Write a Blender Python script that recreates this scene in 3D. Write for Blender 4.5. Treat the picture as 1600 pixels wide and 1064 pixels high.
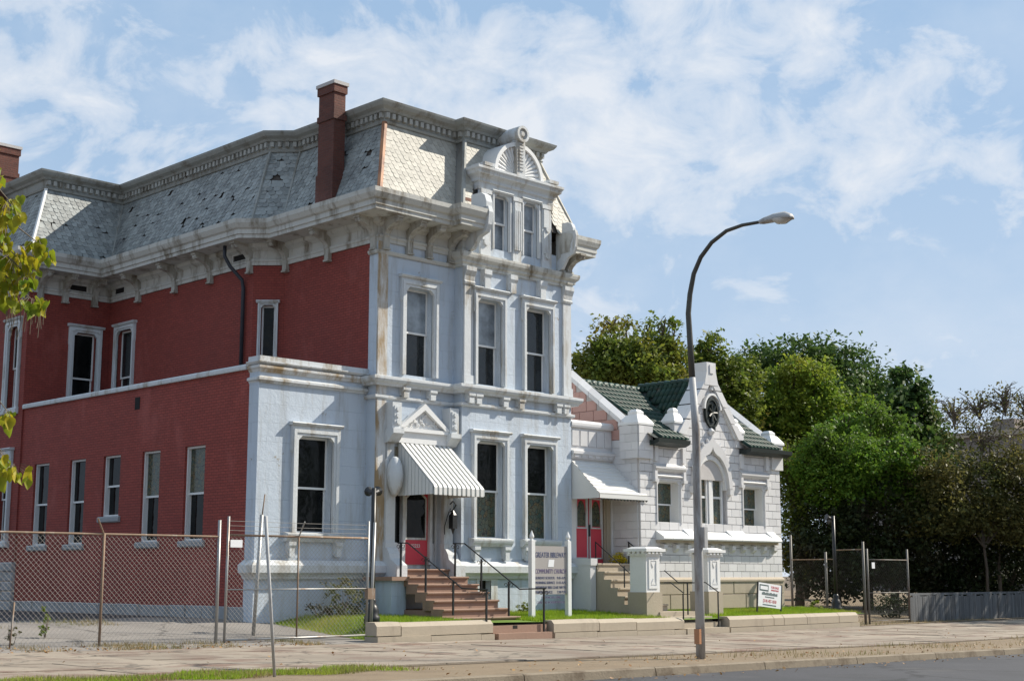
import bpy, bmesh, math, random
import numpy as np
from mathutils import Vector, Matrix
R = math.radians
random.seed(7)
for o in list(bpy.data.objects): bpy.data.objects.remove(o)
scene = bpy.context.scene
col = scene.collection

# ------------------------------------------------------------------ camera
EYE = 1.5; FPX = 2204.6; YAW = R(44.944); PITCH = R(9.4267)
cam = bpy.data.cameras.new('camera'); camo = bpy.data.objects.new('camera', cam); col.objects.link(camo)
camo.location = (0, 0, EYE); camo.rotation_euler = (R(90) + PITCH, 0, -YAW)
cam.sensor_width = 36; cam.lens = FPX / 1600 * 36; cam.clip_start = .1; cam.clip_end = 6000
scene.camera = camo
# ------------------------------------------------------------------ sky and sun
SUN = Vector((2.4, -1.0, 2.1)).normalized()           # towards the sun
world = bpy.data.worlds.new('World'); scene.world = world; world.use_nodes = True
nt = world.node_tree; nt.nodes.clear()
def wn(t, **k):
    n = nt.nodes.new(t)
    for a, b in k.items(): setattr(n, a, b)
    return n
sky = wn('ShaderNodeTexSky', sky_type='NISHITA', sun_disc=False, sun_elevation=math.asin(SUN.z),
         sun_rotation=math.atan2(SUN.x, SUN.y), altitude=150, air_density=1.0, dust_density=2.2, ozone_density=1.6)
CLOUD_OFFSET = (2.2, 9.1, 1.3)
tc = wn('ShaderNodeTexCoord'); sep = wn('ShaderNodeSeparateXYZ'); nt.links.new(tc.outputs['Generated'], sep.inputs[0])
def wmath(op, a, b=None):
    n = wn('ShaderNodeMath', operation=op)
    for i, x in enumerate((a, b)):
        if x is None: continue
        if hasattr(x, 'links'): nt.links.new(x, n.inputs[i])
        else: n.inputs[i].default_value = x
    return n.outputs[0]
mp = wn('ShaderNodeMapping'); nt.links.new(tc.outputs['Generated'], mp.inputs[0])
mp.inputs['Location'].default_value = CLOUD_OFFSET; mp.inputs['Scale'].default_value = (1, 1, 1.45)
def wnoise(scale, detail, rough, dist=0.0):
    n = wn('ShaderNodeTexNoise'); nt.links.new(mp.outputs[0], n.inputs[0])
    for k, v in (('Scale', scale), ('Detail', detail), ('Roughness', rough), ('Distortion', dist)): n.inputs[k].default_value = v
    return n.outputs[0]
n1, n2, n3 = wnoise(15, 12, .60, .4), wnoise(3.2, 2, .5), wnoise(6, 8, .6)
fac = wmath('ADD', wmath('MULTIPLY', n1, .68), wmath('MULTIPLY', n2, .62))
rmp = wn('ShaderNodeValToRGB'); nt.links.new(fac, rmp.inputs[0])
rmp.color_ramp.elements[0].position = .65; rmp.color_ramp.elements[0].color = (0, 0, 0, 1)
rmp.color_ramp.elements[1].position = .82; rmp.color_ramp.elements[1].color = (.80, .80, .80, 1)
e = rmp.color_ramp.elements.new(.70); e.color = (.36, .36, .36, 1)
veil = wn('ShaderNodeMix', data_type='RGBA'); veil.inputs[0].default_value = .74; veil.inputs[7].default_value = (5.6, 8.2, 11.6, 1); nt.links.new(sky.outputs[0], veil.inputs[6])
thin = wn('ShaderNodeMix', data_type='RGBA'); thin.inputs[7].default_value = (8.6, 9.8, 11.4, 1); nt.links.new(veil.outputs[2], thin.inputs[6])
rm2 = wn('ShaderNodeValToRGB'); nt.links.new(n3, rm2.inputs[0]); rm2.color_ramp.elements[0].position = .42; rm2.color_ramp.elements[1].position = .72; rm2.color_ramp.elements[1].color = (.55, .55, .55, 1); 
low = wmath('MULTIPLY', wmath('SUBTRACT', .34, wmath('MAXIMUM', sep.outputs[2], 0.0)), 1.9)   # the sky pales towards the horizon all round
nt.links.new(wmath('MINIMUM', wmath('ADD', wmath('MULTIPLY', rm2.outputs[0], .8), wmath('MAXIMUM', low, 0.0)), .85), thin.inputs[0])
mix = wn('ShaderNodeMix', data_type='RGBA')
nt.links.new(rmp.outputs[0], mix.inputs[0]); nt.links.new(thin.outputs[2], mix.inputs[6])
mix.inputs[7].default_value = (11.2, 11.5, 12.0, 1)
bg = wn('ShaderNodeBackground'); bg.inputs[1].default_value = .056
out = wn('ShaderNodeOutputWorld')
nt.links.new(mix.outputs[2], bg.inputs[0]); nt.links.new(bg.outputs[0], out.inputs[0])
sl = bpy.data.lights.new('sun', 'SUN'); sl.energy = 5.0; sl.angle = R(.53); sl.color = (1, .92, .79)
so = bpy.data.objects.new('sun', sl); col.objects.link(so); so.rotation_euler = SUN.to_track_quat('Z', 'Y').to_euler(); so.location = (30, -10, 30)
vs = scene.view_settings; vs.view_transform = 'Standard'; vs.look = 'None'; vs.gamma = 1; vs.exposure = .48
try: vs.use_curve_mapping = False
except Exception: pass

# ------------------------------------------------------------------ pixel -> world helpers (distance always from a plane)
FW = Vector((math.sin(YAW) * math.cos(PITCH), math.cos(YAW) * math.cos(PITCH), math.sin(PITCH)))
RT = Vector((math.cos(YAW), -math.sin(YAW), 0)); UP = RT.cross(FW); CAM = Vector((0, 0, EYE))
def ray(x, y): return FW + RT * ((x - 800) / FPX) - UP * ((y - 532) / FPX)
def onY(x, y, Y): d = ray(x, y); return CAM + d * (Y / d.y)
def onX(x, y, X): d = ray(x, y); return CAM + d * (X / d.x)
def onZ(x, y, z=0): d = ray(x, y); return CAM + d * ((z - EYE) / d.z)
def zs(X): return -.012 * (min(max(X, -5), 32) - 21)                    # the pavement falls a little to the right

# ------------------------------------------------------------------ materials
def NT(name):
    m = bpy.data.materials.new(name); m.use_nodes = True; t = m.node_tree
    return m, t, t.nodes['Principled BSDF']
def node(t, typ, ins=None, **k):
    n = t.nodes.new(typ)
    for a, b in k.items(): setattr(n, a, b)
    for a, b in (ins or {}).items():
        if hasattr(b, 'links'): t.links.new(b, n.inputs[a])
        else: n.inputs[a].default_value = b
    return n
def mixc(t, f, a, b, bt='MIX'):
    n = node(t, 'ShaderNodeMix', data_type='RGBA', blend_type=bt)
    for i, x in ((0, f), (6, a), (7, b)):
        if hasattr(x, 'links'): t.links.new(x, n.inputs[i])
        elif i == 0: n.inputs[0].default_value = x
        else: n.inputs[i].default_value = (*x, 1) if len(x) == 3 else x
    return n.outputs[2]
def ramp(t, f, p0, p1, c0=(0, 0, 0), c1=(1, 1, 1)):
    n = node(t, 'ShaderNodeValToRGB', {0: f}); e = n.color_ramp.elements
    e[0].position = p0; e[1].position = p1; e[0].color = (*c0, 1); e[1].color = (*c1, 1)
    return n.outputs[0]
def noise(t, vec, scale, detail=5, rough=.6, dist=0):
    return node(t, 'ShaderNodeTexNoise', {'Vector': vec, 'Scale': scale, 'Detail': detail, 'Roughness': rough, 'Distortion': dist}).outputs[0]
def pos(t, sc=(1, 1, 1)):
    g = node(t, 'ShaderNodeNewGeometry')
    return node(t, 'ShaderNodeMapping', {0: g.outputs['Position'], 'Scale': sc}).outputs[0]
def bump(t, p, h, s, d=.02):
    b = node(t, 'ShaderNodeBump', {'Height': h, 'Strength': s, 'Distance': d}); t.links.new(b.outputs[0], p.inputs['Normal'])
def island(t):
    oi = node(t, 'ShaderNodeObjectInfo').outputs['Random']; gi = node(t, 'ShaderNodeNewGeometry').outputs['Random Per Island']
    return node(t, 'ShaderNodeMath', {0: node(t, 'ShaderNodeMath', {0: oi, 1: gi}, operation='ADD').outputs[0]}, operation='FRACT').outputs[0]
def plain(name, c, rough=.6, var=.18, scale=2.5, b=.15, dirt=None, dl=(.58, .72), ds=1.3, streak=True, metal=0, isl=0, spec=.4, crack=0):
    m, t, p = NT(name); P = pos(t)
    n = noise(t, P, scale, 6); lo = tuple(x * (1 - var) for x in c); hi = tuple(min(1, x * (1 + var)) for x in c)
    cc = mixc(t, n, lo, hi)
    fine = noise(t, P, scale * 9, 4)
    cc = mixc(t, .35, cc, mixc(t, fine, tuple(x * .75 for x in c), tuple(min(1, x * 1.2) for x in c)))
    if isl: cc = mixc(t, isl, cc, mixc(t, island(t), tuple(x * .55 for x in c), tuple(min(1, x * 1.35) for x in c)))
    if dirt:
        PS = pos(t, (1, 1, .22)) if streak else P
        f = noise(t, PS, ds, 8, .68); cc = mixc(t, ramp(t, f, dl[0], dl[1]), cc, dirt)
    if crack:
        w = node(t, 'ShaderNodeTexNoise', {'Vector': P, 'Scale': 1.6, 'Detail': 6.0}); wv = node(t, 'ShaderNodeVectorMath', {0: P, 1: w.outputs['Color']}, operation='ADD').outputs[0]
        v = node(t, 'ShaderNodeTexVoronoi', {'Vector': wv, 'Scale': crack}, feature='DISTANCE_TO_EDGE').outputs['Distance']
        cc = mixc(t, ramp(t, v, .006, .016, (.75, .75, .75), (0, 0, 0)), cc, tuple(x * .28 for x in c))
        big = noise(t, P, .35, 5, .6); cc = mixc(t, ramp(t, big, .48, .58, (0, 0, 0), (.55, .55, .55)), cc, tuple(x * .72 for x in c))
    t.links.new(cc, p.inputs['Base Color']); p.inputs['Roughness'].default_value = rough; p.inputs['Metallic'].default_value = metal
    p.inputs['Specular IOR Level'].default_value = spec
    if b: bump(t, p, noise(t, P, scale * 14, 5), b)
    return m
def brick(name, c1, c2, mortar, w=.215, h=.075, vary=.25, soot=(.03, .022, .022)):
    m, t, p = NT(name); g = node(t, 'ShaderNodeNewGeometry'); s = node(t, 'ShaderNodeSeparateXYZ', {0: g.outputs['Position']})
    u = node(t, 'ShaderNodeMath', {0: s.outputs[1], 1: s.outputs[0]}, operation='SUBTRACT').outputs[0]
    v = node(t, 'ShaderNodeCombineXYZ', {0: u, 1: s.outputs[2]}).outputs[0]
    bt = node(t, 'ShaderNodeTexBrick', {'Vector': v, 'Color1': (*c1, 1), 'Color2': (*c2, 1), 'Mortar': (*mortar, 1), 'Scale': 1.0, 'Mortar Size': .008, 'Mortar Smooth': .2, 'Bias': 0.0, 'Brick Width': w, 'Row Height': h})
    P = pos(t); n = noise(t, P, .9, 7, .65)
    cc = mixc(t, ramp(t, n, .35, .75), bt.outputs[0], soot); 
    cc = mixc(t, vary, bt.outputs[0], cc)
    cc = mixc(t, .38, cc, mixc(t, noise(t, P, 5, 6), tuple(x * .6 for x in c1), tuple(x * 1.35 for x in c2)))
    cc = mixc(t, ramp(t, noise(t, pos(t, (1, 1, .45)), .7, 8, .68), .54, .72, (0, 0, 0), (.42, .42, .42)), cc, tuple(min(1, x * 1.15 + .06) for x in c1))
    cc = mixc(t, ramp(t, noise(t, P, 2.6, 9, .75), .66, .70, (0, 0, 0), (.5, .5, .5)), cc, soot)
    t.links.new(cc, p.inputs['Base Color']); p.inputs['Roughness'].default_value = .75; p.inputs['Specular IOR Level'].default_value = .3
    hh = node(t, 'ShaderNodeMath', {0: node(t, 'ShaderNodeMath', {0: bt.outputs['Fac'], 1: -1.0}, operation='MULTIPLY').outputs[0], 1: node(t, 'ShaderNodeMath', {0: noise(t, P, 18, 5), 1: .6}, operation='MULTIPLY').outputs[0]}, operation='ADD').outputs[0]
    bump(t, p, hh, .75, .014)
    return m
def slate(name, c, dark, lich, dk=(.52, .7), vr=(.62, 1.3)):
    m, t, p = NT(name); P = pos(t); i = island(t)
    cc = mixc(t, i, tuple(x * vr[0] for x in c), tuple(x * vr[1] for x in c))
    cc = mixc(t, ramp(t, noise(t, P, 1.7, 7, .7), *dk), cc, dark)
    cc = mixc(t, ramp(t, noise(t, P, 7, 6, .7), .55, .7), cc, lich)
    t.links.new(cc, p.inputs['Base Color']); p.inputs['Roughness'].default_value = .62
    bump(t, p, noise(t, P, 40, 4), .3)
    return m
def glass(name, c, rough=.06, stained=False, spec=.5):
    m, t, p = NT(name); P = pos(t)
    cc = mixc(t, ramp(t, noise(t, P, 1.4, 4), .35, .7), tuple(x * .5 for x in c), tuple(x * 1.6 for x in c))
    if stained:
        v = node(t, 'ShaderNodeTexVoronoi', {'Vector': P, 'Scale': 9.0}); v2 = node(t, 'ShaderNodeTexVoronoi', {'Vector': P, 'Scale': 9.0}, feature='DISTANCE_TO_EDGE')
        hs = node(t, 'ShaderNodeSeparateColor', {0: v.outputs['Color']})
        c2 = mixc(t, hs.outputs[0], (.045, .075, .06), (.10, .095, .055)); c2 = mixc(t, ramp(t, hs.outputs[1], .8, .9), c2, (.11, .085, .04))
        cc = mixc(t, ramp(t, v2.outputs['Distance'], .02, .05), (.012, .012, .012), c2)
    t.links.new(cc, p.inputs['Base Color']); p.inputs['Roughness'].default_value = rough; p.inputs['Specular IOR Level'].default_value = spec
    bump(t, p, noise(t, P, 2.2, 2), .14, .05)
    return m
def leaf(name, a, b, c3=None, tl=.35):
    m, t, p = NT(name); i = island(t); P = pos(t)
    cc = mixc(t, i, a, b)
    if c3: cc = mixc(t, ramp(t, noise(t, P, .35, 4), .5, .68), cc, c3)
    t.links.new(cc, p.inputs['Base Color']); p.inputs['Roughness'].default_value = .55; p.inputs['Specular IOR Level'].default_value = .25
    tr = node(t, 'ShaderNodeBsdfTranslucent', {0: cc}); mx = node(t, 'ShaderNodeMixShader', {0: tl, 1: p.outputs[0], 2: tr.outputs[0]})
    t.links.new(mx.outputs[0], t.nodes['Material Output'].inputs[0])
    return m
def ashlar(name, c, w=1.15, h=.48):
    m, t, p = NT(name); g = node(t, 'ShaderNodeNewGeometry'); s_ = node(t, 'ShaderNodeSeparateXYZ', {0: g.outputs['Position']}); P = pos(t); PS = pos(t, (1, 1, .13))
    u = node(t, 'ShaderNodeMath', {0: s_.outputs[1], 1: s_.outputs[0]}, operation='ADD').outputs[0]
    v = node(t, 'ShaderNodeCombineXYZ', {0: u, 1: s_.outputs[2]}).outputs[0]
    bt = node(t, 'ShaderNodeTexBrick', {'Vector': v, 'Color1': (*c, 1), 'Color2': (*[x * .955 for x in c], 1), 'Mortar': (*[x * .80 for x in c], 1), 'Scale': 1.0, 'Mortar Size': .004, 'Mortar Smooth': .6, 'Brick Width': w, 'Row Height': h})
    cc = mixc(t, .5, bt.outputs[0], mixc(t, noise(t, P, 1.1, 7), [x * .84 for x in c], [min(1, x * 1.14) for x in c]))
    cc = mixc(t, ramp(t, noise(t, PS, 3.0, 7, .7), .50, .78), cc, (.33, .335, .33))
    cc = mixc(t, ramp(t, noise(t, pos(t, (1, 1, .3)), .8, 8, .7), .62, .74), cc, (.52, .54, .54))
    cc = mixc(t, ramp(t, noise(t, P, 2.4, 9, .75), .64, .68), cc, (.31, .28, .235))
    t.links.new(cc, p.inputs['Base Color']); p.inputs['Roughness'].default_value = .8; p.inputs['Specular IOR Level'].default_value = .25
    hh = node(t, 'ShaderNodeMath', {0: node(t, 'ShaderNodeMath', {0: bt.outputs['Fac'], 1: -.8}, operation='MULTIPLY').outputs[0], 1: noise(t, P, 9, 7, .7)}, operation='ADD').outputs[0]
    bump(t, p, hh, .6, .025)
    return m
MT = {}
MT['blue'] = ashlar('pale_blue_painted_stone', (.485, .548, .622))
MT['trim'] = plain('off_white_painted_stone', (.56, .585, .60), .75, .12, 1.5, .4, dirt=(.28, .235, .17), dl=(.51, .70), ds=2.1)
MT['cornice'] = plain('weathered_white_cornice_paint', (.50, .50, .47), .7, .14, 1.6, .35, dirt=(.17, .14, .10), dl=(.50, .68), ds=2.2)
MT['bracket'] = plain('stained_bracket_paint', (.42, .41, .37), .7, .16, 2, .3, dirt=(.15, .12, .085), dl=(.46, .64), ds=2.6)
MT['dent'] = plain('grey_dentil_paint', (.37, .37, .345), .7, .2, 3, .3, dirt=(.15, .13, .10), dl=(.5, .66), ds=3)
MT['peel'] = plain('peeling_stained_paint', (.56, .57, .57), .75, .12, 1.5, .4, dirt=(.30, .215, .12), dl=(.44, .58), ds=1.7)
MT['deck'] = plain('grey_lead_cornice', (.30, .31, .295), .7, .2, 2, .3, dirt=(.14, .12, .09), dl=(.5, .7), ds=2.2)
MT['white'] = plain('white_paint', (.70, .705, .70), .5, .05, 3, .1, dirt=(.42, .38, .31), dl=(.66, .85), ds=2.0)
MT['red'] = brick('painted_red_brick', (.30, .060, .044), (.225, .046, .036), (.10, .027, .024))
MT['redlow'] = brick('bounce_lit_painted_red_brick', (.34, .068, .050), (.25, .050, .039), (.10, .026, .023))  # lighter copy of the brick: light bounced off the ground put into the colour
MT['chim'] = brick('chimney_red_brick', (.17, .056, .038), (.10, .036, .027), (.10, .075, .062), vary=.6)
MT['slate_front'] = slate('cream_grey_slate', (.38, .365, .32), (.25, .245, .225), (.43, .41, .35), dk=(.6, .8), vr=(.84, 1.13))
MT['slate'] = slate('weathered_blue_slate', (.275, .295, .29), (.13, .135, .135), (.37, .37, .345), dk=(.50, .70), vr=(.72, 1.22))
MT['under'] = plain('bare_roof_boards', (.10, .085, .075), .9, .4, 3, .4)
MT['copper'] = plain('rusted_hip_flashing', (.42, .20, .10), .6, .35, 4, .2, dirt=(.16, .06, .035), dl=(.45, .6), ds=3)
MT['glass'] = glass('dark_window_glass', (.016, .019, .021), spec=.5)
MT['glassdark'] = glass('black_ground_floor_glass', (.008, .009, .009), .05, spec=.16)
MT['glassblind'] = glass('window_glass_with_drawn_blind', (.20, .23, .26), .12, spec=.5)
MT['stained'] = glass('stained_glass', (.05, .06, .05), .18, True, spec=.4)
MT['dark'] = plain('dark_void', (.012, .011, .011), .9, .1, 2, 0)
MT['door'] = plain('crimson_door_paint', (.55, .050, .075), .45, .12, 2, .08)
MT['awn'] = plain('white_enamel_awning_slat', (.66, .66, .64), .45, .06, 3, .06, dirt=(.5, .44, .34), dl=(.66, .85), ds=1.4)
MT['awn2'] = plain('grey_enamel_awning_slat', (.38, .41, .40), .45, .1, 3, .06)
MT['terra'] = plain('glazed_white_terracotta', (.64, .635, .635), .38, .06, 1.3, .1, dirt=(.42, .39, .36), dl=(.62, .82), ds=1.0, isl=.22, spec=.5)
MT['joint'] = plain('grey_mortar_joint', (.48, .46, .45), .9, .2, 3, .3)
MT['pink'] = plain('bare_pink_terracotta', (.50, .30, .26), .7, .12, 1.4, .15, isl=.15)
MT['tile'] = plain('dark_green_glazed_tile', (.008, .038, .026), .5, .35, 3, .15, dirt=(.085, .06, .045), dl=(.58, .72), ds=3, streak=False, isl=.6, spec=.35)
MT['gut'] = plain('black_green_copper_gutter', (.016, .024, .022), .5, .3, 3, .1, dirt=(.10, .20, .16), dl=(.66, .76), ds=3)
MT['lime'] = plain('buff_limestone', (.38, .325, .25), .8, .14, 1.6, .3, dirt=(.24, .20, .16), dl=(.58, .8), ds=1.5)
MT['brown'] = plain('brown_sandstone_step', (.29, .185, .135), .8, .16, 1.6, .3, dirt=(.18, .13, .10), dl=(.56, .78), ds=1.7)
MT['rubble'] = plain('grey_limestone_foundation', (.30, .31, .32), .9, .3, 2.2, .9, dirt=(.16, .15, .14), dl=(.55, .7), ds=2.5)
MT['conc'] = plain('weathered_concrete', (.285, .24, .19), .9, .25, .9, .5, dirt=(.17, .105, .078), dl=(.50, .60), ds=.7, streak=False, isl=.30, crack=.32)
MT['drive'] = plain('driveway_concrete', (.225, .205, .185), .9, .2, .5, .35, dirt=(.24, .21, .18), dl=(.55, .68), ds=.6, streak=False, crack=.3)
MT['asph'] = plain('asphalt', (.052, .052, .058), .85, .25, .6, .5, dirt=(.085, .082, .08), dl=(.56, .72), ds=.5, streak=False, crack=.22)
MT['dirt'] = plain('dry_dirt_verge', (.205, .155, .10), .95, .3, 1.2, .6, dirt=(.17, .125, .08), dl=(.5, .66), ds=1.3, streak=False)
MT['earth'] = plain('earth', (.12, .09, .06), .95, .3, 1, .5)
MT['lawn'] = plain('lawn_soil_and_thatch', (.12, .20, .022), .95, .3, 1.2, .6)
MT['galv'] = plain('galvanised_steel', (.34, .34, .33), .45, .2, 4, .1, metal=.6, dirt=(.20, .12, .07), dl=(.55, .7), ds=3)
MT['rust'] = plain('rusted_galvanised_pipe', (.24, .17, .12), .75, .35, 4, .2, metal=.3, dirt=(.42, .41, .38), dl=(.55, .68), ds=4)
MT['wire'] = plain('chain_link_wire', (.27, .255, .235), .7, .25, 3, 0, metal=.2)
MT['galvd'] = plain('shade_dark_galvanised_pipe', (.15, .145, .135), .6, .3, 4, .1, metal=.3, dirt=(.10, .06, .04), dl=(.5, .65), ds=3)  # darker copy of the pipe colour: shade over the right fence painted in
MT['wired'] = plain('shade_dark_chain_link_wire', (.10, .095, .085), .8, .25, 3, 0, metal=.1)
MT['black'] = plain('black_painted_iron', (.012, .013, .014), .4, .2, 4, .05, spec=.5)
MT['lamp'] = plain('grey_painted_lamp_pole', (.40, .40, .395), .6, .2, 2, .2, metal=0, dirt=(.14, .10, .075), dl=(.52, .70), ds=2.2)
MT['arm'] = plain('dark_bronze_lamp_arm', (.075, .072, .062), .5, .25, 2, .1, metal=.3)
MT['kerbm'] = plain('dirty_kerb_stone', (.22, .18, .13), .9, .25, 2, .5, dirt=(.12, .09, .06), dl=(.48, .62), ds=1.5, streak=False)
MT['lens'] = glass('lamp_lens', (.45, .46, .46), .15)
MT['wood'] = plain('grey_weathered_board', (.125, .13, .135), .9, .3, 3, .5, dirt=(.07, .065, .06), dl=(.5, .7), ds=4, isl=.5)
MT['bark'] = plain('tree_bark', (.10, .078, .058), .9, .3, 4, .7)
MT['grass'] = leaf('grass_blades', (.16, .29, .018), (.31, .40, .03), (.36, .35, .07), .38)
MT['drygrass'] = leaf('dry_grass_blades', (.22, .17, .07), (.33, .26, .12), (.13, .17, .035), .25)
MT['litter'] = leaf('fallen_leaves', (.36, .22, .09), (.26, .13, .05), None, .1)
MT['board'] = plain('sign_panel_grey', (.33, .31, .30), .6, .06, 3, .05)
MT['signwhite'] = plain('sign_panel_white', (.74, .75, .77), .5, .04, 3, .03)
MT['ink'] = plain('navy_lettering', (.07, .085, .17), .6, .1, 3, 0)
MT['inkp'] = plain('purple_lettering', (.15, .12, .22), .6, .1, 3, 0)
MT['inkred'] = plain('red_lettering', (.55, .05, .05), .6, .1, 3, 0)
MT['inkgrey'] = plain('dark_green_lettering', (.05, .09, .09), .6, .1, 3, 0)
MT['yellow'] = leaf('yellow_blossoms', (.65, .50, .02), (.50, .42, .03), None, .2)
MT['pipe'] = plain('dark_downspout', (.025, .028, .038), .5, .2, 3, .1)
MT['farb'] = plain('far_grey_brown_wall', (.22, .19, .17), .85, .15, .5, .2)

# ------------------------------------------------------------------ mesh helpers
class MB:
    def __init__(s, T=None): s.v = []; s.f = []; s.T = T or (lambda u, d, z: (u, d, z))
    def add(s, pts, faces):
        b = len(s.v); s.v += [s.T(*p) for p in pts]; s.f += [tuple(i + b for i in f) for f in faces]; return s
    def box(s, u0, u1, d0, d1, z0, z1):
        return s.add([(u0, d0, z0), (u1, d0, z0), (u1, d1, z0), (u0, d1, z0), (u0, d0, z1), (u1, d0, z1), (u1, d1, z1), (u0, d1, z1)],
                     [(0, 3, 2, 1), (4, 5, 6, 7), (0, 1, 5, 4), (1, 2, 6, 5), (2, 3, 7, 6), (3, 0, 4, 7)])
    def cbox(s, u0, u1, d0, d1, z0, z1, c=.02):     # box with a bevelled front and top
        pr = [(d0, z0), (d1 - c, z0), (d1, z0 + c), (d1, z1 - c), (d1 - c, z1), (d0, z1)]
        n = len(pr); pts = []
        for u, k in ((u0, 1), (u0 + c, 0), (u1 - c, 0), (u1, 1)):
            for d, z in pr: pts.append((u, d - (c if k and d > d1 - c * .5 else 0), z))
        fs = [tuple(range(n)), tuple(range(4 * n - 1, 3 * n - 1, -1))]
        for r in range(3):
            for i in range(n): j = (i + 1) % n; fs.append((r * n + i, r * n + j, (r + 1) * n + j, (r + 1) * n + i))
        return s.add(pts, fs)
    def prism(s, pts, d0, d1):                        # outline in (u, z), extruded in d
        n = len(pts); P = [(u, d0, z) for u, z in pts] + [(u, d1, z) for u, z in pts]
        return s.add(P, [tuple(range(n)), tuple(range(2 * n - 1, n - 1, -1))] + [(i, (i + 1) % n, n + (i + 1) % n, n + i) for i in range(n)])
    def profile(s, pts, u0, u1):                      # outline in (d, z), extruded in u
        n = len(pts); P = [(u0, d, z) for d, z in pts] + [(u1, d, z) for d, z in pts]
        return s.add(P, [tuple(range(n)), tuple(range(2 * n - 1, n - 1, -1))] + [(i, (i + 1) % n, n + (i + 1) % n, n + i) for i in range(n)])
    def ring(s, outer, inner, d0, d1):                # frame between two outlines in (u, z) with equal counts
        n = len(outer); P = [(u, d0, z) for u, z in outer] + [(u, d0, z) for u, z in inner] + [(u, d1, z) for u, z in outer] + [(u, d1, z) for u, z in inner]
        fs = []
        for i in range(n):
            j = (i + 1) % n
            fs += [(2 * n + i, 2 * n + j, 3 * n + j, 3 * n + i), (i, j, 2 * n + j, 2 * n + i), (n + i, 3 * n + i, 3 * n + j, n + j), (i, n + i, n + j, j)]
        return s.add(P, fs)
    def tube(s, pts, r, n=8, cap=True):
        pts = [Vector(p) for p in pts]; rs = r if isinstance(r, (list, tuple)) else [r] * len(pts); P = []; fs = []; prev = None
        for i, p in enumerate(pts):
            t = (pts[min(i + 1, len(pts) - 1)] - pts[max(i - 1, 0)]).normalized()
            a = prev if prev is not None else Vector((1, 0, 0)) if abs(t.x) < .8 else Vector((0, 1, 0))
            a = (a - t * a.dot(t)).normalized(); prev = a; b = t.cross(a)
            for k in range(n): q = p + (a * math.cos(2 * math.pi * k / n) + b * math.sin(2 * math.pi * k / n)) * rs[i]; P.append(tuple(q))
        for i in range(len(pts) - 1):
            for k in range(n): fs.append((i * n + k, i * n + (k + 1) % n, (i + 1) * n + (k + 1) % n, (i + 1) * n + k))
        if cap: fs += [tuple(range(n - 1, -1, -1)), tuple(range((len(pts) - 1) * n, len(pts) * n))]
        return s.add(P, fs)
    def lathe(s, prof, cx, cy, n=16):
        P = []; fs = []
        for r, z in prof:
            for k in range(n): P.append((cx + r * math.cos(2 * math.pi * k / n), cy + r * math.sin(2 * math.pi * k / n), z))
        for i in range(len(prof) - 1):
            for k in range(n): fs.append((i * n + k, i * n + (k + 1) % n, (i + 1) * n + (k + 1) % n, (i + 1) * n + k))
        fs += [tuple(range(n - 1, -1, -1)), tuple(range((len(prof) - 1) * n, len(prof) * n))]
        return s.add(P, fs)
    def build(s, name, m, parent=None, smooth=False, fix=True):
        me = bpy.data.meshes.new(name); r = rootloc(parent)
        me.from_pydata([(x - r[0], y - r[1], z - r[2]) for x, y, z in s.v], [], s.f)
        if fix:
            bm = bmesh.new(); bm.from_mesh(me); bmesh.ops.recalc_face_normals(bm, faces=bm.faces); bm.to_mesh(me); bm.free()
        if smooth:
            me.polygons.foreach_set('use_smooth', [True] * len(me.polygons))
        me.materials.append(MT[m] if isinstance(m, str) else m)
        o = bpy.data.objects.new(name, me); col.objects.link(o)
        if parent: o.parent = parent
        return o
def rootloc(p):
    if p is None: return (0, 0, 0)
    while p.parent: p = p.parent
    return p.location
def thing(name, loc, label, cat, group=None):
    o = bpy.data.objects.new(name, None); col.objects.link(o); o.location = loc; o.empty_display_size = .3
    return tag(o, label, cat, group)
def tag(o, label, cat, group=None, kind=None):
    if label: o['label'] = label
    if cat: o['category'] = cat
    if group: o['group'] = group
    if kind: o['kind'] = kind
    return o
def struct(o, label=None):
    o['kind'] = 'structure'
    if label: o['label'] = label
    return o
def place(me, name, loc, parent, rot=None, scale=None):
    o = bpy.data.objects.new(name, me); col.objects.link(o); r = rootloc(parent)
    o.location = (loc[0] - r[0], loc[1] - r[1], loc[2] - r[2])
    if rot is not None: o.rotation_euler = rot
    if scale is not None: o.scale = scale
    if parent: o.parent = parent
    return o
def FR(Y): return lambda u, d, z: (u, Y - d, z)
def LF(X): return lambda u, d, z: (X - d, u, z)
def offset_path(path, off):                            # open path, outward = left of walking direction
    P = [Vector(p) for p in path]; res = []
    nrm = [Vector((-(P[i + 1] - P[i]).y, (P[i + 1] - P[i]).x)).normalized() for i in range(len(P) - 1)]
    for i, p in enumerate(P):
        if i == 0: res.append(p + nrm[0] * off)
        elif i == len(P) - 1: res.append(p + nrm[-1] * off)
        else:
            a, b = nrm[i - 1], nrm[i]; m = (a + b); m = m / m.length_squared * 2 if m.length_squared > 1e-6 else a
            res.append(p + m * off)
    return res
def sweep(mb, path, prof, close=True):
    n = len(prof); rings = [offset_path(path, o) for o, z in prof]; k = len(path); pts = []
    for i in range(k):
        for j in range(n): q = rings[j][i]; pts.append((q.x, q.y, prof[j][1]))
    fs = []
    for i in range(k - 1):
        for j in range(n if close else n - 1): fs.append((i * n + j, i * n + (j + 1) % n, (i + 1) * n + (j + 1) % n, (i + 1) * n + j))
    if close: fs += [tuple(range(n)), tuple(range(k * n - 1, (k - 1) * n - 1, -1))]
    return mb.add(pts, fs)
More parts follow.
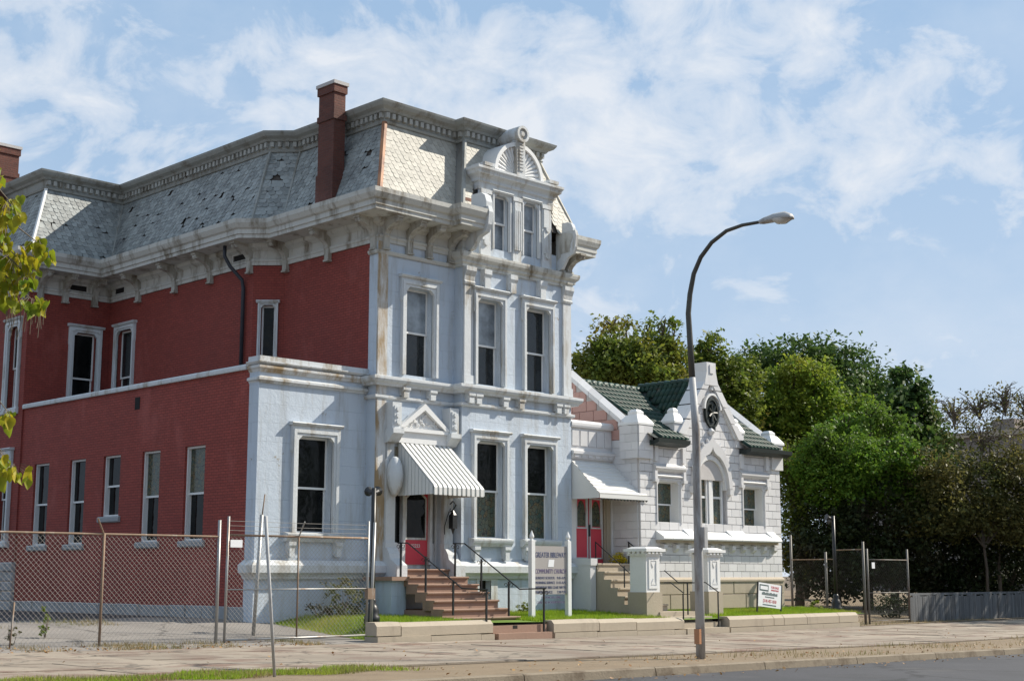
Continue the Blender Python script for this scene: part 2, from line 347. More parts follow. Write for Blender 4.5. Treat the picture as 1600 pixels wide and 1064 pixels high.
def wall(mb, u0, u1, z0, z1, holes, depth=.28):        # wall face with rectangular openings and their reveals
    us = sorted({u0, u1, *[h[0] for h in holes], *[h[1] for h in holes]}); zz_ = sorted({z0, z1, *[h[2] for h in holes], *[h[3] for h in holes]})
    us = [u for u in us if u0 <= u <= u1]; zz_ = [z for z in zz_ if z0 <= z <= z1]
    for i in range(len(us) - 1):
        for j in range(len(zz_) - 1):
            cu = (us[i] + us[i + 1]) / 2; cz = (zz_[j] + zz_[j + 1]) / 2
            if any(h[0] < cu < h[1] and h[2] < cz < h[3] for h in holes): continue
            mb.add([(us[i], 0, zz_[j]), (us[i + 1], 0, zz_[j]), (us[i + 1], 0, zz_[j + 1]), (us[i], 0, zz_[j + 1])], [(0, 1, 2, 3)])
    for a, b, c, d in holes:
        mb.add([(a, 0, c), (b, 0, c), (b, 0, d), (a, 0, d), (a, -depth, c), (b, -depth, c), (b, -depth, d), (a, -depth, d)],
               [(0, 1, 5, 4), (1, 2, 6, 5), (2, 3, 7, 6), (3, 0, 4, 7)])
# ------------------------------------------------------------------ windows
def window(parent, T, u0, u1, z0, z1, mat='trim', w=.17, ear=.05, h=.30, proud=.09, mid=.5, g=('glass', 'glass'), sill=None, surround=True, fr=.055, back=.14, rosette=False):
    mb = MB(T)
    if surround:
        c = min(.12, (u1 - u0) * .2); zz1 = z1 - .45
        mb.prism([(u0 - w, z0), (u0, z0), (u0, z1 - c), (u0 + c, z1), (u1 - c, z1), (u1, z1 - c), (u1, z0), (u1 + w, z0), (u1 + w, zz1), (u1 + w + ear, zz1 + .06), (u1 + w + ear, z1 + h), (u0 - w - ear, z1 + h), (u0 - w - ear, zz1 + .06), (u0 - w, zz1)], -.02, proud)
        w2 = w * .45
        mb.prism([(u0 - w, z0), (u0 - w2, z0), (u0 - w2, z1 + w2), (u1 + w2, z1 + w2), (u1 + w2, z0), (u1 + w, z0), (u1 + w, z1 + w), (u0 - w, z1 + w)], proud, proud + .03)
        mb.profile([(0, z1 + h), (proud + .05, z1 + h), (proud + .09, z1 + h + .05), (proud + .06, z1 + h + .08), (0, z1 + h + .09)], u0 - w - ear - .05, u1 + w + ear + .05)
        if rosette:  # small bosses
            for uu in (u0 - w * .3, u1 + w * .3): mb.box(uu - .05, uu + .05, proud, proud + .045, z1 + .02, z1 + .12)
    else:
        mb.ring([(u0, z0), (u1, z0), (u1, z1), (u0, z1)], [(u0 + .05, z0 + .05), (u1 - .05, z0 + .05), (u1 - .05, z1 - .05), (u0 + .05, z1 - .05)], -.2, -.07)
    wo = mb.build('window', mat, parent)
    zm = z0 + (z1 - z0) * mid
    for k, (a, b, bk) in enumerate(((zm - .03, z1, back), (z0, zm + .03, back + .05))):
        s = MB(T).ring([(u0 + .005, a), (u1 - .005, a), (u1 - .005, b), (u0 + .005, b)], [(u0 + fr, a + fr), (u1 - fr, a + fr), (u1 - fr, b - fr), (u0 + fr, b - fr)], -bk - .045, -bk)
        so_ = s.build('sash', 'white', wo)
        MB(T).box(u0 + fr - .01, u1 - fr + .01, -bk - .03, -bk - .022, a + fr - .01, b - fr + .01).build('pane', g[k], wo)
    if sill: 
        s0, s1, sz = sill
        MB(T).profile([(-.05, z0 - sz), (s1 - .03, z0 - sz), (s1, z0 - sz + .03), (s1, z0 - .04), (s1 - .03, z0), (-.05, z0 + .01)], u0 - s0, u1 + s0).build('sill', mat if surround else 'rubble', wo)
    return wo
def uY(x, y, Y): return onY(x, y, Y).x
def zY(x, y, Y): return onY(x, y, Y).z

# ------------------------------------------------------------------ the mansion
XL, YR, YB = 23.86, 29.0, 28.65; XR = 31.1; XJ = 26.62; XA, YA = 20.39, 29.4; YP = 42.23; X2 = 23.22; YC1, YC2 = 33.33, 33.97
G0 = .2
house = thing('mansion', (27, 33, .4), 'pale blue and red painted brick mansion with slate mansard roof', 'house')
def hz(a, b): return a, b
# openings
U2A = (uY(744, 540, YB), uY(783, 540, YB), 6.81, 9.28); U2B = (uY(820, 540, YB), uY(858, 540, YB), 6.81, 9.28)
U1A = (uY(742, 770, YB), uY(786, 770, YB), 2.5, 5.22); U1B = (uY(821, 770, YB), uY(862, 770, YB), 2.5, 5.22)
dl, dr = 27.42, 30.1
mb = MB(FR(YB))
wall(mb, XJ, XR, G0, 10.35, [U2A, U2B, U1A, U1B, (27.3, 27.75, .55, 1.35)])
wall(mb, 27.2, 30.2, 10.35, 13.0, [(27.83, 28.42, 10.82, 12.45), (29.05, 29.64, 10.82, 12.45)])
mb.box(27.2, 30.2, -1.6, -.3, 10.3, 13.0)
mb.add([(XJ, 0, G0), (XJ, -.35, G0), (XJ, -.35, 11.2), (XJ, 0, 11.2)], [(0, 1, 2, 3)])
mb.add([(XR, 0, G0), (XR, -14, G0), (XR, -14, 11.2), (XR, 0, 11.2)], [(0, 1, 2, 3)])
mb.box(26.72, 27.2, -.3, -.002, 10.35, 11.05); mb.box(30.2, XR - .02, -.3, -.002, 10.35, 11.05)
mb.build('bay_wall', 'blue', house)
UL = (uY(632, 520, YR), uY(675, 520, YR), 6.87, 9.32)
DR = (24.42, 26.24, 1.45, 4.9)
mb = MB(FR(YR)); wall(mb, XL, XJ, G0, 11.0, [UL, DR], depth=.55); mb.build('front_wall', 'blue', house)
mb = MB(FR(YA)); UA = (uY(462, 760, YA), uY(518, 760, YA), 2.55, 5.02)
wall(mb, XA, XL + .02, G0, 6.9, [UA]); mb.build('annex_front_wall', 'blue', house)
# annex corner strip and main corner strip on the side
MB(LF(XA)).box(YA, YA + .42, 0, .035, G0, 6.75).build('corner_strip', 'blue', house)
MB(LF(XL)).box(YR - .0, YR + .36, -.01, .04, 6.7, 10.46).build('corner_strip', 'blue', house)
MB(LF(XL)).box(YR, YA + .02, -.01, .036, G0, 6.66).build('corner_strip', 'blue', house)
MB(FR(YR)).box(XL - .045, XL + .28, -.01, .05, G0, 10.44).build('corner_pilaster', 'peel', house)
# red side walls
lowwin = []
for a, b, t, bt, px in ((50.7, 74, 723.5, 851, 0), (106.6, 131, 717, 850, 0), (160, 186.5, 710.7, 818, 0), (220, 248, 702, 846, 0), (287, 318.5, 695, 844, 0)):
    c = onX((a + b) / 2, (t + bt) / 2, XA); y0 = onX(b, (t + bt) / 2, XA).y; y1 = onX(a, (t + bt) / 2, XA).y
    lowwin.append((y0, y1, onX(b, bt, XA).z, onX(b, t, XA).z))
zt = sum(w[3] for w in lowwin) / 5; zb = sum(w[2] for i, w in enumerate(lowwin) if i != 2) / 4
lowwin = [(a, b, (zb if i != 2 else zb + .75), zt) for i, (a, b, c, d) in enumerate(lowwin)]
mb = MB(LF(XA)); wall(mb, YA + .02, YP, .70, 6.66, lowwin, depth=.22); mb.build('annex_side_wall', 'redlow', house)
MB().add([(XA, YA, 6.62), (XL, YA, 6.62), (XL, YP, 6.62), (XA, YP, 6.62)], [(0, 1, 2, 3)]).build('annex_roof', 'deck', house)
for i, w_ in enumerate(lowwin):
    window(house, LF(XA), *w_, mat='white', surround=False, sill=(.12, .07, .17), g=('stained' if i > 2 else 'glassdark', 'glassdark'))
mb = MB(LF(XL)); wall(mb, YR + .01, YC1, 6.6, 10.6, [], .2); mb.build('side_wall', 'red', house)
# chamfered corner with its narrow window
cd = Vector((X2 - XL, YC2 - YC1)).normalized(); cn = Vector((-cd.y, cd.x))
def TC(u, d, z): q = Vector((XL, YC1)) + cd * u + cn * d; return (q.x, q.y, z)
CW = (.25, .66, 6.9, onX(424, 476, XL - .3).z)
mb = MB(TC); wall(mb, 0, (Vector((X2 - XL, YC2 - YC1))).length, 6.6, 10.6, [CW], .2); mb.build('chamfer_wall', 'red', house)
window(house, TC, *CW, w=.09, ear=0, h=.06, proud=.03, mid=.3, g=('glassdark', 'glassdark'))
L2W = (onX(207, 560, X2).y, onX(183, 560, X2).y, 6.75, onX(195, 516, X2).z)
PFW = (uY(113, 560, YP), uY(149, 560, YP), 6.75, zY(130, 521, YP))
PLU = (YP + .55, YP + 1.25, 6.75, 9.4); PLL = (YP + .75, YP + 1.5, 2.55, 5.2)
av = [(YC2 + .25, YC2 + .75, 10.48, 10.9)]
mb = MB(LF(X2)); wall(mb, YC2, YP, 6.6, 10.6, [L2W], .2); mb.build('side_wall', 'red', house)
window(house, LF(X2), *L2W, w=.13, ear=.02, h=.16, proud=.07, mid=.42, rosette=True)
mb = MB(FR(YP)); wall(mb, XA, X2, 6.6, 10.6, [PFW], .2); mb.build('pavilion_front_wall', 'red', house)
window(house, FR(YP), *PFW, w=.16, ear=.02, h=.18, proud=.08, mid=.42, rosette=True, g=('glassdark', 'glassdark'))
mb = MB(LF(XA)); wall(mb, YP, 52, 1.3, 10.6, [PLU, PLL], .2); mb.build('pavilion_side_wall', 'red', house)
MB(LF(XA)).box(YP, YP + .32, 0, .05, 1.9, 10.2).build('corner_strip', 'red', house)
window(house, LF(XA), *PLU, w=.17, ear=.03, h=.2, sill=(.25, .15, .2), mid=.5)
window(house, LF(XA), *PLL, w=.17, ear=.03, h=.2, sill=(.25, .15, .2), mid=.5)
# foundation stones along the side
fx = MB(LF(XA)); y = YA + .35; k = 0
while y < YP:
    L = random.uniform(.55, 1.1); e = min(y + L, YP); dd = random.uniform(.03, .07)
    MB(LF(XA)).cbox(y + .008, e - .008, -.1, dd, .1, .73 - random.uniform(.0, .02), .02).build('foundation_stone', 'rubble', house); y = e
for r in range(6):
    y = YP - .02; zr = .1 + r * .3
    while y < 46.5:
        L = random.uniform(.5, .95)
        MB(LF(XA)).cbox(y + .008, y + L - .008, -.1, random.uniform(.1, .17), zr + .006, zr + .294, .035).build('foundation_stone', 'rubble', house); y += L
# annex: coping along the side, parapet, mouldings, water table
zc = 6.70
MB(LF(XA)).profile([(-.3, zc - .04), (.07, zc - .04), (.08, zc + .0), (.08, zc + .06), (.05, zc + .1), (-.3, zc + .1)], YA + .55, YP - .02).build('coping', 'trim', house)
pa = [(XL, YA), (XA, YA), (XA, YA + .45)]
sweep(MB(), pa, [(-.25, 6.75), (.06, 6.75), (.1, 6.76), (.1, 6.77), (.14, 6.80), (.14, 6.83), (.07, 6.84), (.07, 6.96), (-.25, 6.97)]).build('parapet', 'trim', house)
sweep(MB(), pa, [(0, 6.56), (.04, 6.56), (.06, 6.62), (.10, 6.66), (.10, 6.72), (.05, 6.748), (0, 6.748)]).build('moulding', 'peel', house)
sweep(MB(), pa, [(0, 6.28), (.03, 6.28), (.05, 6.33), (.10, 6.35), (.10, 6.41), (.0, 6.46)]).build('moulding', 'trim', house)
wt = [(0, 1.40), (.07, 1.40), (.09, 1.46), (.12, 1.50), (.20, 1.56), (.21, 1.74), (.06, 1.86), (0, 1.87)]
sweep(MB(), [(XL, YA), (XA, YA), (XA, YA + .38)], [(o + .04, z) for o, z in wt]).build('water_table', 'trim', house)
sweep(MB(), [(XR, YB + 2), (XR, YB), (XJ, YB), (XJ, YR - .002)], wt).build('water_table', 'trim', house)
sweep(MB(), [(24.2, YR), (XL - .04, YR), (XL - .04, YA)], wt).build('water_table', 'trim', house)
# belts
fp_front = [(XR, YB + 3), (XR, YB), (XJ, YB), (XJ, YR), (XL - .04, YR), (XL - .04, YA - .002)]
sweep(MB(), fp_front, [(0, 6.50), (.16, 6.50), (.18, 6.55), (.24, 6.60), (.27, 6.66), (.27, 6.73), (.05, 6.78), (0, 6.78)]).build('belt_course', 'trim', house)
sweep(MB(), fp_front, [(0, 6.14), (.06, 6.14), (.09, 6.18), (.09, 6.24), (0, 6.27)]).build('belt_moulding', 'trim', house)
sweep(MB(), [(XR, YB + 3), (XR, YB), (XJ - .0, YB), (XJ, YB + .3)], [(0, 10.12), (.06, 10.12), (.06, 10.2), (.12, 10.24), (.12, 10.3), (.2, 10.38), (.22, 10.46), (.22, 10.52), (0, 10.56)]).build('belt_course', 'cornice', house)
sweep(MB(), [(XJ, YR), (XL - .04, YR), (XL - .04, YR + .36)], [(0, 10.1), (.05, 10.1), (.08, 10.15), (.08, 10.2), (0, 10.2)]).build('belt_moulding', 'cornice', house)
def corbel(T, u, w, z0, z1, d, mat='trim', name='corbel'):
    h = z1 - z0
    m = MB(T).profile([(-.01, z0), (d * .35, z0), (d * .62, z0 + h * .12), (d * .55, z0 + h * .3), (d * .8, z0 + h * .55), (d, z0 + h * .72), (d, z1), (-.01, z1)], u - w / 2, u + w / 2)
    m.box(u - w * .36, u + w * .36, d * .3, d * .86, z0 - .04, z0 + h * .5)
    return m.build(name, mat, house)
for u in (26.85, 27.14, 28.2, 28.85, 30.42, 30.74): corbel(FR(YB), u, .26, 6.27, 6.5, .2)
for u in (24.75, 25.72): corbel(FR(YR), u, .26, 6.27, 6.5, .2)
for u in (27.45, 28.5, 29.75): corbel(FR(YB), u, .30, 9.62, 10.12, .2)
for u in (26.82, 30.9):
    m = MB(FR(YB)); m.box(u - .17, u + .17, -.01, .06, 7.0, 10.12); m.box(u - .2, u + .2, -.01, .09, 6.78, 7.02); m.profile([(0, 9.62), (.09, 9.62), (.11, 9.68), (.08, 9.72), (.1, 9.85), (.17, 10.0), (.17, 10.12), (0, 10.12)], u - .2, u + .2)
    m.build('pilaster', 'trim', house)
# front windows
gl2 = ('glassblind', 'glass'); gl1 = ('glassdark', 'stained')
window(house, FR(YB), *U2A, w=.12, ear=.04, h=.24, g=gl2, mid=.47, back=.2); window(house, FR(YB), *U2B, w=.12, ear=.04, h=.24, g=('glass', 'glass'), mid=.47, back=.2)
window(house, FR(YB), *U1A, w=.13, ear=.04, h=.22, g=gl1, mid=.49, back=.2); window(house, FR(YB), *U1B, w=.13, ear=.04, h=.22, g=gl1, mid=.49, back=.2)
window(house, FR(YR), *UL, w=.15, ear=.04, h=.24, g=('glassblind', 'glass'), mid=.5, back=.2); window(house, FR(YA), *UA, w=.16, ear=.04, h=.26, mid=.47, back=.22, g=('glassdark', 'glassdark'))
for T, a, b, z in ((FR(YB), U1A[0] - .22, U1A[1] + .22, 2.5), (FR(YB), U1B[0] - .22, U1B[1] + .22, 2.5), (FR(YA), UA[0] - .35, UA[1] + .35, 2.55)):
    MB(T).profile([(0, z - .22), (.12, z - .22), (.2, z - .12), (.22, z - .06), (.22, z - .02), (.0, z + .02)], a, b).build('window_ledge', 'trim', house)
    for u in (a + .18, b - .18): corbel(T, u, .22, z - .55, z - .22, .18)
MB(FR(YB)).box(27.3, 27.75, -.27, -.2, .55, 1.35).build('basement_grille', 'dark', house)
MB(FR(YB)).ring([(27.2, .5), (28.0, .5), (28.0, 1.40), (27.2, 1.40)], [(27.3, .55), (27.75, .55), (27.75, 1.35), (27.3, 1.35)], -.02, .03).build('basement_window_frame', 'trim', house)
# ---- main cornice with brackets
cp = [(0, 10.44), (.05, 10.44), (.05, 10.53), (.08, 10.56), (.08, 10.62), (.03, 10.65), (.03, 10.86), (.10, 10.92), (.18, 10.96), (.20, 11.06), (.80, 11.08), (.80, 11.18), (.84, 11.20), (.84, 11.33), (.90, 11.37), (.97, 11.50), (.98, 11.62), (.80, 11.66), (.15, 11.70), (0, 11.70)]
XD0, XD1 = 26.74, 30.48
sweep(MB(), [(XD0, YB), (XJ, YB), (XJ, YR), (XL, YR), (XL, YC1), (X2, YC2), (X2, YP), (XA, YP), (XA, 52)], cp).build('cornice', 'cornice', house)
sweep(MB(), [(XR, 44), (XR, YB), (XD1, YB)], [(o * .70 if o > .3 else o, z) for o, z in cp]).build('cornice', 'cornice', house)
for u, s in ((XD0 + .02, 1), (XD1 - .02, -1)):      # scrolled ends beside the dormer
    m = MB(FR(YB)); a = [(.2, 11.72), (.95, 11.72), (1.0, 11.55), (.95, 11.2), (.85, 11.0), (.55, 10.9), (.3, 10.6), (.12, 10.56), (0, 10.56), (0, 11.72)]
    m.profile(a, u - .06, u + .10) if s > 0 else m.profile([(d * .82, z) for d, z in a], u + .03, u + .13)
    m.profile([(.3, 11.7), (.92, 11.7), (.92, 11.85), (.85, 12.05), (.7, 12.15), (.3, 12.15)], u - .1, u + .14) if s > 0 else m.profile([(.25, 11.7), (.70, 11.7), (.70, 11.8), (.64, 11.93), (.5, 12.0), (.25, 12.0)], u + .02, u + .15)
    m.build('scroll', 'trim', house)
bprof = [(0, 10.24), (.09, 10.24), (.12, 10.27), (.12, 10.56), (.15, 10.6), (.14, 10.66), (.2, 10.74), (.33, 10.84), (.5, 10.89), (.62, 10.9), (.66, 10.95), (.66, 11.06), (0, 11.06)]
def bracket(T, u, w=.19):
    m = MB(T).profile(bprof, u - w / 2, u + w / 2)
    m.box(u - w * .62, u + w * .62, .0, .70, 11.01, 11.075); m.tube([(u - w * .6, .60, 10.94), (u + w * .6, .60, 10.94)], .045, 8); m.box(u - w * .6, u + w * .6, 0, .15, 10.21, 10.255)
    m.build('bracket', 'bracket', house)
for x_ in (600, 637, 668, 702): bracket(FR(YR), uY(x_, 410, YR))
bracket(LF(XL), YR + .16); bracket(LF(XL), onX(515, 390, XL).y); bracket(LF(XL), YC1 - .12); bracket(LF(X2), YC2 + .14)
for x_ in (331, 276, 220): bracket(LF(X2), onX(x_, 430, X2).y)
for x_ in (147, 101, 62): bracket(FR(YP), uY(x_, 460, YP))
bracket(LF(XA), YP + .2); bracket(LF(XA), YP + 1.9)
bracket(FR(YB), 30.95, .2)
for T, a, b in ((LF(X2), YC2 + .32, YC2 + 1.0), (FR(YP), uY(108, 455, YP), uY(134, 455, YP)), (LF(X2), YP - .95, YP - .35)):
    MB(T).box(a, b, .02, .036, 10.68, 10.86).build('attic_vent', 'dark', house)
    MB(T).ring([(a - .05, 10.645), (b + .05, 10.645), (b + .05, 10.895), (a - .05, 10.895)], [(a, 10.68), (b, 10.68), (b, 10.86), (a, 10.86)], .0, .07).build('attic_vent_frame', 'cornice', house)
# ---- mansard roof
EO, TI, ZB, ZT = .17, -.70, 11.70, 14.22
full = [(XR, 52), (XR, YB), (XJ, YB), (XJ, YR), (XL, YR), (XL, YC1), (X2, YC2), (X2, YP), (XA, YP), (XA, 52)]
b_ = offset_path(full, EO - .05); t_ = offset_path(full, TI - .05)
mb = MB(); n = len(full)
mb.add([(p.x, p.y, ZB - .02) for p in b_] + [(p.x, p.y, ZT) for p in t_], [(i, i + 1, n + i + 1, n + i) for i in range(n - 1) if i != 1])
def my(z): return b_[1].y + (t_[1].y - b_[1].y) * (z - ZB) / (ZT - ZB)
def mx(i, z): return b_[i].x + (t_[i].x - b_[i].x) * (z - ZB) / (ZT - ZB)
for q in ([(mx(2, ZB), ZB), (27.2, ZB), (27.2, 13.1), (mx(2, 13.1), 13.1)], [(30.2, ZB), (mx(1, ZB), ZB), (mx(1, 13.1), 13.1), (30.2, 13.1)], [(mx(2, 13.1), 13.1), (mx(1, 13.1), 13.1), (mx(1, ZT), ZT), (mx(2, ZT), ZT)]):
    mb.add([(x, my(z), z) for x, z in q], [(0, 1, 2, 3)])
mb.add([(p.x, p.y, ZT + .25) for p in t_], [tuple(range(n))])
roof = mb.build('mansard_roof', 'under', house)
sweep(MB(), full, [(TI - .04, ZT - .15), (TI + .10, ZT - .15), (TI + .13, ZT - .09), (TI + .10, ZT - .05), (TI + .12, ZT + .14), (TI + .2, ZT + .16), (TI + .24, ZT + .22), (TI + .36, ZT + .28), (TI + .42, ZT + .36), (TI + .44, ZT + .42), (TI - .1, ZT + .44)]).build('roof_cornice', 'deck', roof)
dent = MB().box(-.055, .055, -.07, .06, -.075, .075); dm = dent.build('dentil', 'dent', None); dme = dm.data; bpy.data.objects.remove(dm)
td = offset_path(full, TI + .15); nd = 0; extra = MB()
for i in (1, 2, 3, 4, 5, 6, 7):
    a, b = td[i], td[i + 1]; L = (b - a).length; k = int(L / .21); ang = math.atan2((b - a).y, (b - a).x)
    for j in range(k):
        q = a + (b - a) * ((j + .5) / k)
        place(dme, 'dentil', (q.x, q.y, ZT + .06), roof, (0, 0, ang)); nd += 1
# hips and valleys
fo = offset_path(full, EO + .02); fi = offset_path(full, TI + .06)
for i, mt_, wd in ((1, 'slate_front', .05), (2, 'deck', .07), (4, 'copper', .085), (5, 'deck', .05), (6, 'deck', .05), (7, 'deck', .04), (8, 'white', .06)):
    a = fo[i]; b = fi[i]
    MB().tube([(a.x, a.y, ZB), (b.x, b.y, ZT - .14)], wd, 6).build('hip_flashing', mt_, roof)
p0, p1 = fo[2], fi[2]
ro = offset_path(full, EO + .03); ri = offset_path(full, TI + .03)
MB().add([(ro[2].x, ro[2].y, ZB), (ro[3].x, ro[3].y, ZB), (ri[3].x, ri[3].y, ZT - .1), (ri[2].x, ri[2].y, ZT - .1)], [(0, 1, 2, 3)]).build('bay_return_flashing', 'galv', roof)
# slates, laid face by face
def slate_mesh(w, h, th=.009):
    o = [(-w / 2, h), (-w / 2, h * .22), (-w * .26, 0), (w * .26, 0), (w / 2, h * .22), (w / 2, h)]
    v = [(x, z, 0) for x, z in o] + [(x, z, th) for x, z in o]; nn = 6
    return v, [tuple(range(nn, 2 * nn))] + [(i, (i + 1) % nn, nn + (i + 1) % nn, nn + i) for i in range(nn)]
SW, SH, SE = .21, .26, .142
sv, sf = slate_mesh(SW - .012, SH)
sme = bpy.data.meshes.new('slate'); sme.from_pydata(sv, [], sf); sme.materials.append(MT['slate_front'])
nobj = 0
def lay(i, single, mat, miss):
    global nobj
    a, b = Vector((*offset_path(full, EO)[i], ZB)), Vector((*offset_path(full, EO)[i + 1], ZB))
    c, d = Vector((*offset_path(full, TI)[i], ZT - .1)), Vector((*offset_path(full, TI)[i + 1], ZT - .1))
    if i == 0 or i == 8: b, d = (b, d) if i == 0 else (a + (b - a) * .6, c + (d - c) * .6)
    U = (b - a).normalized(); L = (b - a).length
    V = (c - a) - U * (c - a).dot(U); H = V.length; V.normalize(); N = U.cross(V)
    if N.z < 0: N = -N
    s0 = (c - a).dot(U) / H; s1 = ((d - b).dot(U)) / H
    big = MB(); r = 0; v = -.05
    while v < H - .08:
        u = s0 * v + (SW / 2 if r % 2 else 0)
        while u < L + s1 * v + SW * .3:
            uu = min(max(u, s0 * (v + .15) + SW * .42), L + s1 * (v + .15) - SW * .42)
            P = a + U * uu + V * v + N * .016
            if i == 1 and 27.08 < P.x < 30.32 and P.z < 13.1: u += SW; continue
            x = math.sin(P.y * 5.1 + P.z * 2.3) + math.sin(P.y * 1.77 - P.z * 6.9 + 1.0) + math.sin(P.y * 8.1 + P.z * 3.7)
            gone = random.random() < (miss * (5 if x > 1.75 else .12))
            if not gone:
                jr = random.uniform(-.05, .05) * (2 if miss else .5); tilt = .046 + random.uniform(-.01, .01) + (random.uniform(0, .05) if miss else 0)
                Vr = (V * math.cos(jr) + U * math.sin(jr)); Ur = (U * math.cos(jr) - V * math.sin(jr)); Nr = (N + V * tilt).normalized(); Vr = (Vr - Nr * Vr.dot(Nr)).normalized(); Ur = Vr.cross(Nr)
                Pp = P + N * (.012 + random.uniform(0, .006))
                if single and nobj < 300:
                    o = bpy.data.objects.new('slate', sme); col.objects.link(o); o.parent = roof
                    M3 = Matrix((Ur, Vr, Nr)).transposed().to_4x4(); M3.translation = Pp - Vector(rootloc(roof)); o.matrix_local = M3; nobj += 1
                else: big.add([tuple(Pp + Ur * x + Vr * y + Nr * z) for x, y, z in sv], sf)
            u += SW
        v += SE; r += 1
    if big.v:
        o = big.build('slate_courses', mat, roof, fix=False); o['kind'] = 'stuff'
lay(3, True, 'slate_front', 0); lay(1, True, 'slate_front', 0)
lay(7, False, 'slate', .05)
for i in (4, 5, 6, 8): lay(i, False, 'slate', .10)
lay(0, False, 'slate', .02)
# ---- chimneys (they stand through the roof)
def chimney(x0, x1, y0, y1, z0, z1):
    m = MB(); m.box(x0, x1, y0, y1, z0, z1 - .12)
    m.box(x0 - .035, x1 + .035, y0 - .035, y1 + .035, z0 - .3, z0 + .75); m.box(x0 - .035, x1 + .035, y0 - .035, y1 + .035, z1 - 1.15, z1 - .98); m.box(x0 - .04, x1 + .04, y0 - .04, y1 + .04, z1 - .35, z1 - .12)
    o = m.build('chimney', 'chim', roof); MB().box(x0 - .07, x1 + .07, y0 - .07, y1 + .07, z1 - .12, z1 - .02).build('chimney_cap', 'joint', roof)
chimney(23.68, 24.08, 30.90, 31.62, 12.0, 15.47)
cc_ = onX(12, 260, 21.0)
chimney(20.55, 21.35, cc_.y - .1, cc_.y + 1.2, 12.2, onX(12, 228, 21.0).z)
# ---- dormer over the bay
for u in (27.45, 28.735, 30.0):
    m = MB(FR(YB + .02)); w_ = .2 if u != 28.735 else .17
    m.box(u - w_, u + w_, .0, .10, 10.56, 12.52); m.box(u - w_ + .05, u + w_ - .05, .09, .13, 11.0, 11.7); m.box(u - w_ + .05, u + w_ - .05, .09, .13, 11.8, 12.35); m.box(u - w_ - .02, u + w_ + .02, .0, .14, 12.38, 12.5)
    if u == 28.735:
        for q in range(4): m.box(u - .13 + q * .075, u - .09 + q * .075, .09, .155, 10.9, 12.1)
    else: m.tube([(u, .09, 10.95), (u, .16, 10.95)], .11, 10); m.tube([(u, .09, 11.75), (u, .16, 11.75)], .08, 10)
    m.build('dormer_pilaster', 'trim', house)
for a, b in ((27.83, 28.42), (29.05, 29.64)):
    window(house, FR(YB), a, b, 10.82, 12.45, w=.08, ear=0, h=.04, proud=.05, mid=.5, g=('glassblind', 'glassblind'), back=.1)
sweep(MB(), [(30.2, YB + .9), (30.2, YB), (27.25, YB), (27.25, YB + .9)], [(0, 12.50), (.06, 12.50), (.08, 12.58), (.08, 12.70), (.14, 12.72), (.14, 12.80), (.18, 12.86), (.26, 12.92), (.28, 13.0), (.32, 13.05), (.32, 13.12), (-.1, 13.16), (-.3, 13.16)]).build('dormer_cornice', 'trim', house)
MB().box(27.27, 30.18, YB + .02, YB + 1.2, 12.9, 13.14).build('dormer_roof', 'deck', house)
# shell arch pediment with barrel roof behind and scroll on top
ac, az, ar = 28.76, 13.14, 1.03
seg = 20; arc = [(ac + ar * math.cos(math.pi * k / seg), az + ar * math.sin(math.pi * k / seg)) for k in range(seg + 1)]
ina = [(ac + .91 * math.cos(math.pi * k / seg), az + .91 * math.sin(math.pi * k / seg)) for k in range(seg + 1)]
m = MB(FR(YB)); m.prism(arc, -1.15, .05)
m.ring(arc + [(ac - ar, az - .02), (ac + ar, az - .02)], ina + [(ac - .91, az - .01), (ac + .91, az - .01)], .05, .16)
m.build('pediment_arch', 'white', house)
for k in range(19):
    t0 = math.pi * (k + .5) / 19; q = (ac + .89 * math.cos(t0), az + .89 * math.sin(t0)); q0 = (ac + .2 * math.cos(t0), az + .03 + .2 * math.sin(t0))
    MB(FR(YB)).tube([(q0[0], .05, q0[1]), (q[0], .06, q[1])], [.02, .055], 6).build('shell_flute', 'white', house)
m = MB(FR(YB)); m.box(ac - .17, ac + .17, -.05, .22, az + .0, az + 1.12)
for k in range(9): m.box(ac - .09, ac + .09, .21, .25, az + .16 + k * .1, az + .22 + k * .1)
m.build('keystone_post', 'trim', house)
m = MB(FR(YB)); c14 = [(ac + .25 * math.cos(2 * math.pi * k / 18), az + 1.28 + .25 * math.sin(2 * math.pi * k / 18)) for k in range(18)]
m.prism(c14, -1.1, .26); m.ring(c14, [(ac + .17 * math.cos(2 * math.pi * k / 18), az + 1.28 + .17 * math.sin(2 * math.pi * k / 18)) for k in range(18)], .26, .32)
for k in range(0): m.tube([(ac, .27, az + 1.28), (ac + .16 * math.cos(k * 1.047), .28, az + 1.28 + .16 * math.sin(k * 1.047))], .035, 6)
m.tube([(ac, .25, az + 1.28), (ac, .31, az + 1.28)], [.11, .07], 10); m.build('scroll', 'trim', house)
for u in (27.4, 30.1): MB(FR(YB)).box(u - .2, u + .2, -.3, .3, 13.16, 13.26).build('dormer_block', 'trim', house)
MB().box(26.6, 27.3, 28.55, 28.75, 12.02, 12.12).build('broken_bracket', 'copper', house)
# ---- downspout
MB().tube([(X2 - .55, YC2 + .72, 11.05), (X2 - .55, YC2 + .72, 10.75), (X2 - .42, YC2 + .62, 10.45), (X2 - .12, YC2 + .42, 10.05), (X2 - .08, YC2 + .4, 9.8), (X2 - .08, YC2 + .4, 6.75)], .055, 8).build('downspout', 'pipe', house, True)
# wall scars and a vent hole in the red wall
c = onX(215, 630, XA); MB(LF(XA)).box(c.y - .13, c.y + .13, -.05, .012, c.z - .17, c.z + .17).build('vent_hole', 'dark', house)
